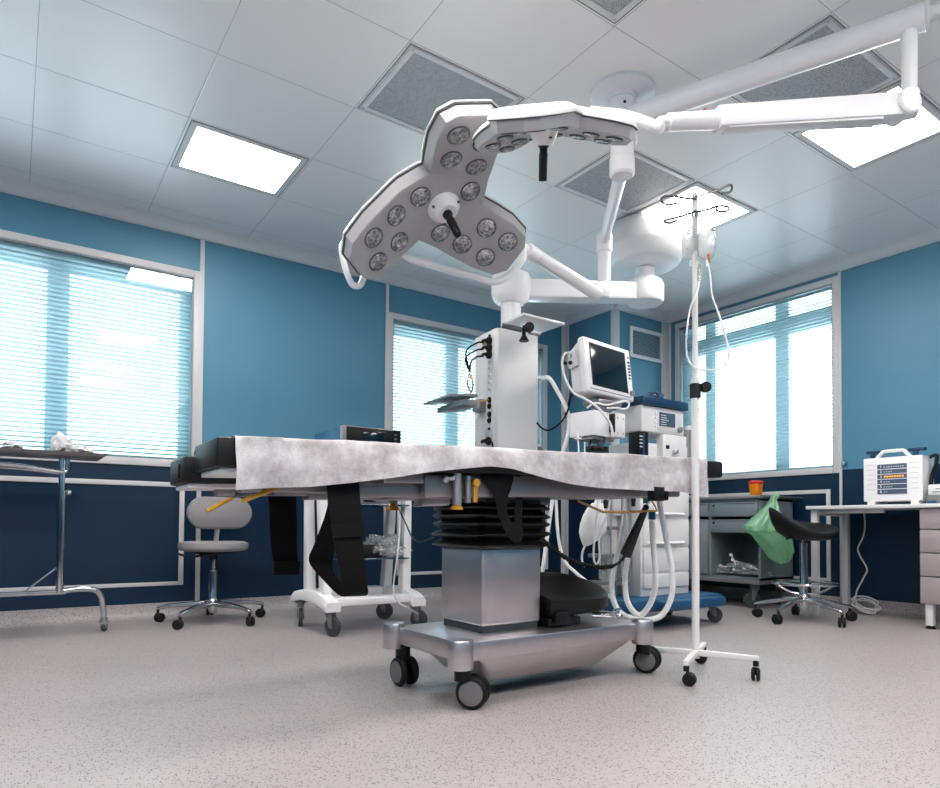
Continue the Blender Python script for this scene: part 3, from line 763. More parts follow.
class Bent:
    """local (x, y, z) of a lamp head to world, lobes folded towards the lit side"""
    def __init__(s, M_, RR, b): s.M = M_; s.R = RR; s.b = b
    def __matmul__(s, v):
        q = max(v[0]*d[0]+v[1]*d[1] for d in _LD)
        return s.M @ Vector((v[0], v[1], v[2]+s.b*max(0, q-.3*s.R)))
def bent_solid(mb, Mx, layers):
    """closed solid lofted through flat outlines, cut along the fold lines, then folded"""
    t = bmesh.new(); V = [[t.verts.new((x, y, z)) for x, y in pl] for pl, z in layers]; n = len(V[0])
    for a, b in zip(V, V[1:]):
        for i in range(n): t.faces.new((a[i], a[(i+1) % n], b[(i+1) % n], b[i]))
    t.faces.new(V[0][::-1]); t.faces.new(V[-1])
    bmesh.ops.recalc_face_normals(t, faces=t.faces)
    for k, d in enumerate(_LD):
        bmesh.ops.bisect_plane(t, geom=t.verts[:]+t.edges[:]+t.faces[:], plane_co=(d[0]*.3*Mx.R, d[1]*.3*Mx.R, 0), plane_no=(d[0], d[1], 0))
        e = _LD[(k+1) % 3]; bmesh.ops.bisect_plane(t, geom=t.verts[:]+t.edges[:]+t.faces[:], plane_co=(0, 0, 0), plane_no=(d[0]-e[0], d[1]-e[1], 0))
    for v in t.verts: v.co = Mx @ v.co
    mb._add(t)
def lamp_head(C, U, V, N, RR, rot, fold):
    """N points out of the lit face; the shell lies behind it"""
    M0 = frame(C, U, V, N) @ Matrix.Rotation(rot, 4, 'Z'); Mx = Bent(M0, RR, fold)
    mb = W(SL); bent_solid(mb, Mx, [(outline(RR, .16*RR), -.21*RR), (outline(RR, .09*RR), -.2*RR), (outline(RR, .045*RR), -.17*RR), (outline(RR, .02*RR), -.13*RR), (outline(RR, .02*RR), -.118*RR)])
    h = mb.build('lamp_head', 'white', SL, ang=40)
    mb = W(SL); bent_solid(mb, Mx, [(outline(RR, .045*RR), -.119*RR), (outline(RR, .03*RR), -.117*RR), (outline(RR, .03*RR), -.105*RR), (outline(RR, .045*RR), -.103*RR)])
    mb.build('rim_seal', 'lamprim', h, ang=40)
    mb = W(SL); bent_solid(mb, Mx, [(outline(RR, .042*RR), -.105*RR), (outline(RR, .072*RR), -.006*RR), (outline(RR, .08*RR), 0)])
    mb.build('face_plate', 'lampface', h, ang=25)
    for (x, y) in LENS:
        mb = W(SL); r = .088*RR
        dk = max(_LD, key=lambda d: x*d[0]+y*d[1]); on = 1 if x*dk[0]+y*dk[1] > .3 else 0
        nl = Vector((-fold*dk[0]*on, -fold*dk[1]*on, 1)).normalized(); xl = Vector((1, 0, 0)); xl = (xl-nl*xl.dot(nl)).normalized(); yl = nl.cross(xl)
        zz = fold*max(0, x*dk[0]+y*dk[1]-.3)*RR
        F_ = M0 @ frame((x*RR, y*RR, zz), xl, yl, nl)
        mb.lathe([(0, .0005), (r, .0005), (r, .004), (r*.93, .005), (r*.89, .0032), (r*.7, .0046), (r*.66, .0034), (r*.42, .005), (r*.38, .0036), (r*.15, .006), (0, .006)], 30, F_)
        ln_ = mb.build('lens', 'lens', h)
        mb = W(SL); mb.lathe([(r*.985, .0004), (r*1.06, .0004), (r*1.06, .003), (r*.985, .0055), (r*.985, .0004)], 30, F_); mb.build('lens_ring', 'lamprim', ln_)
    Mx = M0; hk = RR if RR > .4 else .45
    mb = W(SL); mb.lathe([(0, 0), (.15*RR, 0), (.14*RR, .012), (.105*RR, .038), (.09*RR, .046), (0, .047)], 32, Mx)
    mb.build('hub', 'white', h)
    for k in range(3):
        a = k*2.1+.6
        mb = W(SL); mb.lathe([(0, 0), (.006, 0), (.006, .006), (0, .006)], 10, Mx @ Matrix.Translation((.135*RR*math.cos(a), .135*RR*math.sin(a), .022))); mb.build('hub_screw', 'darksteel', h)
    mb = W(SL); mb.lathe([(r_*hk, z_*hk) for r_, z_ in ((0, .085), (.044, .085), (.044, .108), (.034, .118), (.032, .145), (.037, .165), (.035, .35), (.03, .36), (0, .36))], 24, Mx)
    mb.build('handle', 'black', h)
    return h, Bent(M0, RR, fold)
HS = .521
C1 = Vector((0, 0, CAMH))+(Vector((1.507, 2.386, 2.011))-Vector((0, 0, CAMH)))*(3.05/2.85); U1 = Vector((.921, -.291, .257)).normalized(); N1 = Vector((.072, -.524, -.849)); N1 = (N1-U1*N1.dot(U1)).normalized(); V1 = N1.cross(U1)
h1, M1 = lamp_head(C1, U1, V1, N1, HS, 0, .3)
HS2 = .348; C2 = P(544, 131.5, D=2.404); fw = Vector((_f.x, _f.y, 0)).normalized(); rt = Vector((_r.x, _r.y, 0)).normalized()
HT, HROLL = R(23.7), R(1.2)
N2 = fw*math.sin(HT)-Vector((0, 0, 1))*math.cos(HT); N2 = (N2+rt*math.sin(HROLL)).normalized(); U2 = (rt-N2*rt.dot(N2)).normalized(); V2 = N2.cross(U2)
h2, M2 = lamp_head(C2, U2, V2, N2, HS2, HROT, .184)
# yokes and grab handles
def hp(Mx, x, y, z): return Mx @ Vector((x*Mx.R, y*Mx.R, z))
mb = W(SL); mb.tube([J1, J1+dB*.03, P(521, 262, D=3.52), P(498, 281, D=3.46), P(472, 276, D=3.4), P(430, 264, D=3.32), P(408, 257, D=3.28), P(396, 240, D=3.25), hp(M1, -.1, -.15, -.09)], .019, seg=12); mb.build('yoke', 'white', h1)
gD = (hp(M1, -.7, -.6, -.03)-Vector((0, 0, CAMH))).dot(_f)
mb = W(SL); mb.tube([P(360, 232, D=gD+.02), P(349, 239, D=gD), P(342, 247, D=gD-.01), P(343.5, 261, D=gD-.01), P(348, 276, D=gD-.01), P(353, 285, D=gD-.01), P(360, 285, D=gD), P(364, 276, D=gD+.02)], .0155, seg=10); mb.build('grab_bar', 'white', h1)
mb = W(SL); mb.tube([S2, S2+nd*.03, P(659, 128, D=2.4), P(650, 124, D=2.41), P(625, 116, D=2.44), P(590, 112, D=2.46)], .02, seg=12); mb.build('yoke', 'white', h2)

# ------------------------------------------------------------------ ceiling pendant with supply column
PD = thing('ceiling_pendant', 'white ceiling supply pendant with round canopy, swivel arm and boxy socket column', 'ceiling pendant', (3.666, 3.085, 2.75))
H0 = Vector((3.63, 3.115, 2.24)); H1 = Vector((2.684, 3.415, 2.2))
PDC = P(645, 228, Z=2.75); T = Matrix.Translation((PDC.x, PDC.y, 0))
m = W(PD); m.lathe([(0, 2.75), (.23, 2.75), (.27, 2.735), (.29, 2.70), (.295, 2.68), (.295, 2.59), (.287, 2.57), (.235, 2.49), (.22, 2.48), (.12, 2.465), (0, 2.465)], 56, T); m.build('canopy', 'innerwhite', PD)
m = W(PD); m.lathe([(0, 2.46), (.068, 2.46), (.068, 2.4), (.09, 2.385), (.115, 2.365), (.13, 2.335), (.13, 2.235), (.12, 2.215), (.09, 2.21), (0, 2.21)], 40, T); m.build('swivel_hub', 'white', PD)
H0 = Vector((PDC.x, PDC.y, 2.285))
m = W(PD); dd = (H1-H0).normalized(); beam(m, H0+dd*.09, H1-dd*.05, .062, .062, .07, .065, .016); m.build('swivel_arm', 'white', PD)
T1 = Matrix.Translation((H1.x, H1.y, 0))
m = W(PD); m.lathe([(0, 2.31), (.085, 2.31), (.12, 2.295), (.13, 2.27), (.13, 2.17), (.115, 2.13), (.085, 2.105), (0, 2.1)], 40, T1); m.build('swivel_hub', 'white', PD)
m = W(PD); m.cyl((H1.x, H1.y, 2.11), (H1.x, H1.y, 1.88), .066, seg=32); m.build('drop_tube', 'white', PD)
TA = R(-6.5); TM = rotz(TA, (H1.x, H1.y, 0))
TX0, TX1, TY0, TY1, TZ0, TZ1 = -.165, .118, -.155, .13, .97, 1.885
poly = [(TX0-.03, TY0+.03), (TX0-.015, TY0+.008), (TX0+.015, TY0), (TX1-.012, TY0), (TX1, TY0+.012), (TX1, TY1), (TX0-.03, TY1), (TX0-.03, TY1-.04)]
m = W(PD); m.prism(poly, TZ0, TZ1, .004, TM); col_ = m.build('supply_column', 'wplastic', PD)
# socket strip on slanted side: from (TX0-.03, TY1-.04) to (TX0+.05, TY0+.028)
pa, pb = Vector((TX0-.03, TY1-.04, 0)), Vector((TX0-.03, TY0+.03, 0)); ds = (pb-pa).normalized(); ns = Vector((ds.y, -ds.x, 0))
if ns.x > 0: ns = -ns
def sk(u, z, off=0.): return TM @ (pa+ds*((pb-pa).length*u)+ns*off+Vector((0, 0, z)))
nw = (TM.to_3x3() @ ns).normalized(); dw = (TM.to_3x3() @ ds).normalized()
m = W(PD); m.hull8([sk(.55, 1.0, -.002), sk(.96, 1.0, -.002), sk(.96, 1.0, .003), sk(.55, 1.0, .003)], [sk(.55, 1.86, -.002), sk(.96, 1.86, -.002), sk(.96, 1.86, .003), sk(.55, 1.86, .003)], .001); m.build('socket_strip', 'grille', PD)
zpx = lambda y: P(484, y, D=4.2).z
def pxz(cy): return zpx(325+cy/6.3)
for cy in (235, 275, 322, 365, 408):
    m = W(PD); c = sk(.76, pxz(cy), .003); fr = frame(c, dw, Vector((0, 0, 1)), -(dw.cross(Vector((0, 0, 1)))) if (dw.cross(Vector((0, 0, 1)))).dot(nw) < 0 else dw.cross(Vector((0, 0, 1))))
    m.lathe([(0, 0), (.021, 0), (.021, .006), (.017, .008), (.014, .003), (0, .003)], 24, fr); s_ = m.build('gas_outlet', 'white', PD)
    m = W(PD); m.lathe([(0, .003), (.009, .003), (.008, .012), (0, .013)], 14, fr); m.build('outlet_valve', 'steel', s_)
def black_socket(cy, r=.019):
    m = W(PD); c = sk(.76, pxz(cy), .003); zz = dw.cross(Vector((0, 0, 1))); zz = zz if zz.dot(nw) > 0 else -zz
    fr = frame(c, dw, Vector((0, 0, 1)), zz)
    m.lathe([(0, 0), (r, 0), (r, .008), (r*.7, .012), (r*.6, .006), (0, .006)], 20, fr); m.build('power_socket', 'black', PD)
for cy in (473, 512, 565, 603): black_socket(cy)
for cy, r in ((66, .008), (656, .008)): black_socket(cy, r)
m = W(PD); c = sk(.5, pxz(690), .004); m.cyl(c, c+nw*.006, .012, seg=16); m.build('small_outlet', 'white', PD)
plugs = []
for cy in (100, 145, 188, 733):
    c = sk(.76, pxz(cy), .003); e = c+nw*.035
    m = W(PD); m.cyl(c, c+nw*.02, .026, bev=.003, seg=20); m.cyl(c+nw*.02, e, .017, .012, seg=16)
    q = e+nw*.012-dw*.02; m.tube([e-nw*.004, e+nw*.01-dw*.008, q+Vector((0, 0, -.01))], .009, seg=10); m.build('mains_plug', 'black', PD); plugs.append(q+Vector((0, 0, -.01)))
m = W(PD); c = sk(.42, pxz(95), .002); m.box(-.012, .012, -.012, .012, -.014, .014, M=frame(c, dw, nw, Vector((0, 0, 1)))); m.build('warning_label', 'gold', PD)
# side bracket shelf on left
m = W(PD)
sa, sb, sc_ = P(424, 406, D=4.1), P(452, 395, D=4.25), P(473, 394, D=4.25)
def quadslab(mb, c, th, bev=.003):
    lo = [Vector(q)-Vector((0, 0, th)) for q in c]; mb.hull8(lo, [Vector(q) for q in c], bev)
z1 = P(440, 399, D=4.15).z
q = [P(423, 403, Z=z1), P(449, 393.5, Z=z1), P(478, 394, Z=z1), P(455, 401, Z=z1)]
quadslab(m, q, .016); m.build('side_shelf', 'cabinet', PD)
m = W(PD); z2 = z1-.03
q = [P(437, 408, Z=z2), P(462, 399, Z=z2), P(478, 400, Z=z2), P(466, 406, Z=z2)]
quadslab(m, q, .035); m.build('shelf_bracket', 'cabinet', PD)
m = W(PD); e = sk(.2, P(473, 404, D=4.25).z, 0.); m.box(-.05, .03, -.06, .03, -.045, .03, .004, M=Matrix.Translation(e)); m.build('bracket_clamp', 'steelpaint', PD)
# top tray with clamp
m = W(PD); zt_ = 1.965
q = [P(502, 322.5, Z=zt_), P(523.6, 312.5, Z=zt_), P(565, 322.5, Z=zt_), P(540.6, 331, Z=zt_)]
quadslab(m, q, .016); m.build('top_tray', 'white', PD)
m = W(PD); a, b = P(502, 325.5, D=3.98), P(522, 330, D=3.98); beam(m, a, b, .013, .013, .012, .012, .003); m.build('tray_rail', 'darksteel', PD)
a = P(529, 328, D=3.97)
m = W(PD); m.cyl(a, a-_f*.03, .03, bev=.004, seg=20); m.build('tray_knob', 'black', PD)
a = P(524, 338, D=3.98); m = W(PD); m.cyl(a+Vector((0, 0, .075)), a+Vector((0, 0, .005)), .012, seg=16); m.lathe([(0, .015), (.012, .015), (.03, -.015), (.028, -.02), (0, -.02)], 24, Matrix.Translation(a)); m.build('tray_clamp', 'black', PD)
a = P(537, 334, D=4.0); m = W(PD); m.box(-.06, .02, -.015, .015, -.008, .008, .002, M=Matrix.Translation(a)); m.build('tray_bar', 'steelpaint', PD)
# outlet on right side
e = TM @ Vector((TX1, TY0+.05, zpx(373))); rx = (TM.to_3x3() @ Vector((1, 0, 0)))
m = W(PD); m.cyl(e, e+rx*.05, .014, seg=16); m.cyl(e+rx*.05, e+rx*.06, .02, seg=16); m.build('gas_outlet', 'wplastic', PD)
e2 = TM @ Vector((TX1, TY0+.05, P(540, 446, D=4.25).z)); m = W(PD); m.cyl(e2, e2+rx*.045, .018, seg=16, bev=.003); m.ball(e2+rx*.05, .016); m.build('gas_outlet', 'steelpaint', PD)
# leads from plugs, yellow-green wire
g = P(470, 372, D=4.1)
for k in range(3):
    t = thing('mains_lead', 'black mains lead looping from the ' + ('top', 'second', 'third')[k]+' plug of the socket column', 'cable', plugs[k])
    a = plugs[k]; m = W(t); mid = P((466, 465.5, 471)[k], (352, 358, 362)[k], D=4.08)
    m.tube([a, a-dw*.0+Vector((-.04, -.0, -.01)), mid, g], .0055, seg=8); m.build('lead', 'rubber', t)
t = thing('earth_wire', 'yellow and grey wire coil hanging beside the socket column', 'cable', g)
m = W(t); m.tube([g+Vector((0, 0, .01)), P(467.5, 382, D=4.09), P(469, 389, D=4.1), P(471.5, 392, D=4.12), P(473, 384, D=4.1), g+Vector((.006, 0, -.02)), P(471, 378, D=4.1)], .0055, seg=8); m.build('coil', 'goldwire', t)
m = W(t); m.tube([P(470, 392, D=4.1), P(472, 398, D=4.1), P(476, 401.5, D=4.13), sk(.76, pxz(473), .012)], .004, seg=8); m.build('tail', 'gold', t)
t = thing('mains_lead', 'short black lead dropping from the lowest plug of the socket column', 'cable', plugs[3])
m = W(t); a = plugs[3]; m.tube([a, P(490, 441, D=4.08), P(493, 447, D=4.06), P(493, 462, D=4.06)], .006, seg=8); m.build('lead', 'rubber', t)
# white gas hose and black cable from right side of the column
t = thing('gas_hose', 'white gas hose curving from the right side of the socket column down behind the table', 'hose', e+rx*.06)
m = W(t); m.tube([e+rx*.055, P(549, 378, D=4.2), P(558, 392, D=4.15), P(567, 410, D=4.1), P(569, 428, D=4.1), P(565, 445, D=4.1), P(556, 475, D=4.1), P(551, 510, D=4.1), P(546, 545, D=4.1), P(540, 590, D=4.1)], .0125, seg=12); m.build('hose', 'hose', t)
t = thing('signal_cable', 'thin black cable sagging between the socket column and the patient monitor', 'cable', P(537, 423, D=4.2))
m = W(t); m.tube([P(537, 423, D=4.25), P(543, 429, D=4.2), P(551, 429.5, D=4.15), P(562, 421, D=4.1), P(568, 410, D=4.08), P(571, 397, D=4.07), P(575, 390, D=4.05)], .006, seg=8); m.build('cable', 'rubber', t)
# ------------------------------------------------------------------ drip stand
IVX, IVY = 2.474, 1.83
t = thing('drip_stand', 'tall white drip stand on four black casters right of the operating table', 'drip stand', (IVX, IVY, 0))
m = W(t); m.cyl((IVX, IVY, .07), (IVX, IVY, 1.30), .0165, seg=20); m.build('lower_pole', 'wplastic', t)
m = W(t); m.cyl((IVX, IVY, 1.25), (IVX, IVY, P(696, 190, D=2.914).z), .0125, seg=20, bev=.003); m.build('upper_pole', 'wplastic', t)
cz = P(699, 390, D=2.914).z
m = W(t); m.cyl((IVX, IVY, cz-.035), (IVX, IVY, cz+.03), .024, seg=20, bev=.003)
a = Vector((IVX, IVY, cz+.015)); q = a+_r*.045
m.cyl(a, q, .01, seg=14); m.cyl(q-_f*.016, q+_f*.016, .024, seg=16, bev=.004); m.build('height_clamp', 'black', t)
ea = R(36)
for k, ang in enumerate((R(-62), R(-62)+PI/2, R(-62)+PI, R(-62)-PI/2)):
    L = .255
    d = Vector((math.cos(ang), math.sin(ang), 0)); s = Vector((-d.y, d.x, 0)); o = Vector((IVX, IVY, .094))
    m = W(t); m.hull8([o+s*.013-Vector((0, 0, .013)), o-s*.013-Vector((0, 0, .013)), o+d*L-s*.011-Vector((0, 0, .013)), o+d*L+s*.011-Vector((0, 0, .013))],
                      [o+s*.013+Vector((0, 0, .013)), o-s*.013+Vector((0, 0, .013)), o+d*L-s*.011+Vector((0, 0, .008)), o+d*L+s*.011+Vector((0, 0, .008))], .003)
    leg = m.build('leg', 'wplastic', t)
    e = o+d*(L-.012)
    m = W(t); m.cyl(e+Vector((0, 0, -.01)), e+Vector((0, 0, -.035)), .012, seg=14); w_ = e.copy(); w_.z = .027; w_ += s*.012*(1 if k % 2 else -1)
    m.cyl(w_-d*.017, w_-d*.003, .027, seg=24, bev=.005); m.cyl(w_+d*.003, w_+d*.017, .027, seg=24, bev=.005); m.box(-.01, .01, -.012, .012, -.002, .03, .004, M=Matrix.Translation(w_)); m.build('caster', 'black', leg)
m = W(t); m.cyl((IVX, IVY, P(696, 214, D=2.914).z), (IVX, IVY, P(696, 211, D=2.914).z), .017, seg=16); m.build('hook_collar', 'chrome', t)
def iv(x, y, dD=0): return P(x, y, D=2.914+dD)
for pts in ([(696, 199, 0), (684, 198, .05), (673, 196, .1), (663, 197, .12), (662, 202, .12), (669, 204.5, .1), (679, 202.5, .08)],
            [(696, 197, 0), (706, 194, .08), (718, 190, .15), (729, 185, .2), (732, 187, .2), (730, 192, .2), (722, 193.5, .16)],
            [(696, 211, 0), (685, 215, -.05), (674, 218, -.1), (666, 220, -.12), (665, 222, -.12), (670, 223, -.1), (677, 220, -.08)],
            [(696, 212, 0), (706, 210, -.05), (719, 206, -.1), (728, 207, -.12), (727, 211, -.12), (718, 211, -.1), (716, 208, -.1)]):
    m = W(t); m.tube([iv(*p) for p in pts], .0052, seg=7); m.build('hook', 'wire', t)
# hanging bags
def drip_bag(label, cx, y0, y1, wpx, D, tickside):
    a, b = P(cx, y0, D=D), P(cx, y1, D=D); h = a.z-b.z; w_ = wpx*D/FPX
    g = thing('drip_bag', label, 'drip bag', a)
    mb = W(g); rs = []
    for f_, ww, dd in ((0, .55, .006), (.04, .8, .01), (.15, .95, .024), (.4, 1, .034), (.7, 1, .038), (.88, .92, .03), (.96, .6, .016), (1, .2, .008)):
        ring = []
        for k in range(20):
            an = 2*PI*k/20; c, s_ = math.cos(an), math.sin(an)
            p = a+(b-a)*f_+_r*(math.copysign(abs(c)**.7, c)*w_/2*ww)+Vector((_f.x, _f.y, 0))*s_*dd
            ring.append(p)
        rs.append(ring)
    mb.rings(rs); mb.build('bag', 'ivbag', g, ang=60)
    mb = W(g); mb.tube([a, a+Vector((0, 0, .02)), P(cx+1, y0-6, D=D)], .0025, seg=6); mb.build('hanging_loop', 'wire', g)
    sgn = tickside
    for k in range(9):
        mb = W(g); p = a+(b-a)*(.15+.075*k)+_r*(sgn*w_*.24)-Vector((_f.x, _f.y, 0))*.029
        ln = .004+.003*((k*7) % 3)
        mb.box(-ln, ln, -.0008, .0008, -.0025, .0025, M=frame(p, _r, Vector((_f.x, _f.y, 0)), Vector((0, 0, 1)))); mb.build('scale_mark', 'wheelgrey', g)
    mb = W(g); mb.cyl(b+Vector((0, 0, .004)), b-Vector((0, 0, .03)), .006, seg=12); mb.build('port', 'hose', g)
    return b
b1 = drip_bag('clear drip bag hanging left of the drip stand pole, marks along its left edge', 691, 226, 260, 17, 2.96, -1)
b2 = drip_bag('clear drip bag hanging right of the drip stand pole, the one with an amber port', 707, 222, 260, 16, 2.88, 1)
t = thing('drip_line', 'thin clear drip tube making a long loop beside the drip stand pole', 'tube', b1)
m = W(t); m.cyl(P(699, 264, D=2.93), P(699, 281, D=2.93), .009, seg=12, bev=.002); m.build('drip_chamber', 'canister', t)
m = W(t); m.tube([b1, P(697, 262, D=2.93), P(699, 280, D=2.93), P(697, 292, D=2.914), P(690, 310, D=2.905), P(686.5, 335, D=2.905), P(687, 355, D=2.95), P(694, 367, D=2.895), P(710, 370, D=2.875), P(724, 366, D=2.875), P(729, 355, D=2.875), P(725, 335, D=2.875), P(718, 312, D=2.885), P(712, 295, D=2.885), P(710, 275, D=2.885), b2], .0042, seg=8); m.build('tube', 'hose', t)
m = W(t); m.cyl(P(708.5, 254, D=2.84), P(709.5, 263, D=2.84), .0065, .004, seg=12); m.build('amber_port', 'amber', t)
# ------------------------------------------------------------------ grey office chair
def star_base(t, r, zhub, zend, angs, wheel, m_='chrome'):
    for a in angs:
        d = Vector((math.cos(a), math.sin(a), 0)); s = Vector((-d.y, d.x, 0)); L = W(t)
        o = t.location.copy(); o.z = 0
        sec = []
        for f_, h, wd, th in ((.02, zhub, .024, .024), (.35, zhub-.006, .021, .019), (.75, zend+.016, .017, .014), (.97, zend+.002, .015, .013), (1.02, zend-.008, .013, .014)):
            c = o+d*r*f_+Vector((0, 0, h))
            sec.append([c+s*wd*math.cos(k*PI/5)+Vector((0, 0, th*math.sin(k*PI/5))) for k in range(10)])
        L.rings(sec); leg = L.build('leg', m_, t, ang=60)
        L = W(t); e = o+d*r; tq = R(40)+a*1.7; n = Vector((math.cos(tq), math.sin(tq), 0)); tr = Vector((-n.y, n.x, 0))
        c = Vector((e.x, e.y, wheel))+tr*.012
        L.cyl((e.x, e.y, zend-.01), (e.x, e.y, wheel), .009, seg=12)
        for sg in (1, -1): L.cyl(c+n*sg*.004, c+n*sg*.022, wheel, seg=22, bev=.006)
        L.hull8([c+n*u-tr*.026+Vector((0, 0, -.006)) if False else c+n*u+tr*v+Vector((0, 0, .004)) for u, v in ((-.02, -.03), (.02, -.03), (.02, .016), (-.02, .016))], [c+n*u+tr*v+Vector((0, 0, wheel*.98)) for u, v in ((-.017, -.02), (.017, -.02), (.017, .01), (-.017, .01))], .004)
        L.build('caster', 'black', leg)
cc = Vector((1.105, 4.57, 0))
t = thing('office_chair', 'grey padded swivel chair with oval backrest in front of the blue wall', 'chair', cc)
star_base(t, .345, .125, .095, [R(x) for x in (152, 224, 296, 8, 80)], .031)
m = W(t); m.lathe([(0, .06), (.022, .06), (.034, .1), (.036, .14), (.03, .15), (.028, .155), (.028, .345), (.024, .35), (0, .35)], 28, Matrix.Translation(cc)); m.build('base_tube', 'chrome', t)
m = W(t); m.cyl((cc.x, cc.y, .34), (cc.x, cc.y, .42), .015, seg=18); m.build('gas_lift', 'chrome', t)
m = W(t); m.cyl((cc.x, cc.y, .41), (cc.x, cc.y, .45), .028, seg=20); m.box(cc.x-.1, cc.x+.12, cc.y-.05, cc.y+.17, .445, .468, .006)
m.tube([Vector((cc.x-.03, cc.y-.05, .45)), Vector((cc.x-.13, cc.y-.12, .44)), P(187, 556, Y=4.42), P(178, 554, Y=4.42)], .008, seg=8); m.build('mechanism', 'black', t)
m = W(t); m.lathe([(0, .466), (.17, .466), (.205, .472), (.218, .485), (.22, .505), (.215, .522), (.19, .53), (0, .533)], 48, Matrix.Translation(cc)); m.build('seat', 'greyvinyl', t)
bc = P(219, 513, Y=4.79)
m = W(t); m.tube([Vector((cc.x+.0, cc.y+.14, .455)), Vector((bc.x, 4.83, .46)), Vector((bc.x, 4.86, .52)), Vector((bc.x, 4.83, .62)), Vector((bc.x, 4.815, bc.z))], .02, seg=10, flat=.45); m.build('back_bar', 'grille', t)
def stadium(hx, hz, k=12):
    o = []; r = hz
    for i in range(k+1): a = R(-90+180*i/k); o.append((hx-r+r*math.cos(a), r*math.sin(a)))
    for i in range(k+1): a = R(90+180*i/k); o.append((-hx+r+r*math.cos(a), r*math.sin(a)))
    return o
m = W(t); rs = []
for sc_, dy in ((.8, -.038), (.94, -.034), (1, -.02), (1, .004), (.94, .016), (.8, .02)):
    rs.append([Vector((bc.x+x, 4.79+dy+.35*x*x*(-1), bc.z+z)) for x, z in stadium(.215*(.92+.08*sc_) if sc_ < 1 else .215, .112*sc_)])
m.rings(rs); m.build('backrest', 'greyvinyl', t, ang=50)
# ------------------------------------------------------------------ black saddle stool
sc = Vector((4.52, 2.46, 0))
t = thing('saddle_stool', 'black dished saddle stool with chrome foot ring and five star base', 'stool', sc)
star_base(t, .315, .15, .1, [R(x) for x in (110, 180, 253, 325, 38)], .034)
m = W(t); m.lathe([(0, .07), (.025, .07), (.035, .11), (.038, .17), (.03, .18), (.027, .19), (.027, .54), (.022, .545), (0, .545)], 24, Matrix.Translation(sc)); m.build('base_tube', 'chrome', t)
m = W(t); m.cyl(sc+Vector((0, 0, .53)), sc+Vector((0, 0, .6)), .017, seg=16); m.build('gas_lift', 'chrome', t)
m = W(t); m.cyl(sc+Vector((0, 0, .575)), sc+Vector((0, 0, .605)), .03, seg=20); m.box(-.12, .2, -.06, .06, .597, .612, .004, M=rotz(R(-35), sc)); m.tube([sc+Vector((0, 0, .6))-_r*.05, P(789, 538.5, D=4.5), P(786, 538.5, D=4.5)], .007, seg=8); m.build('mechanism', 'black', t)
rgz = P(806, 583, D=4.6).z
m = W(t); m.tube([sc+Vector((.205*math.cos(a*PI/12), .205*math.sin(a*PI/12), rgz)) for a in range(24)], .0105, seg=10, n=2, closed=True); ring = m.build('foot_ring', 'chrome', t)
for a in (0, 1, 2, 3):
    m = W(t); an = R(20+90*a); d = Vector((math.cos(an), math.sin(an), 0)); m.tube([sc+d*.03+Vector((0, 0, rgz-.075)), sc+d*.1+Vector((0, 0, rgz-.06)), sc+d*.2+Vector((0, 0, rgz))], .008, seg=8); m.build('ring_spoke', 'chrome', ring)
m = W(t); rs = []; ax = Vector((_r.x, _r.y, 0)).normalized(); ay = Vector((_f.x, _f.y, 0)).normalized()
def saddle(rad, zz, lift):
    o = []
    for k in range(40):
        a = 2*PI*k/40; x = math.cos(a)*rad*.97; y = math.sin(a)*rad*.8
        edge = (rad/.235)**2
        z = zz-(.05+1.25*max(0, min(.12, zz-.62)))*x-.055+lift*edge*(.35*math.cos(a)**2-.1*math.sin(a)**2)+.05*edge*max(0, -math.cos(a))
        z += .24*y*max(0, min(1, (zz-.62)/.06))
        o.append(sc+ax*x+ay*y+Vector((0, 0, z)))
    return o
for rad, zz, lf in ((.06, .612, 0), (.13, .614, .0), (.185, .63, .02), (.215, .655, .05), (.232, .685, .08), (.235, .71, .09), (.228, .722, .09), (.208, .72, .08), (.15, .68, .04), (.08, .66, 0)): rs.append(saddle(rad, zz, lf))
m.rings(rs); m.build('seat', 'vinyl', t, ang=60)
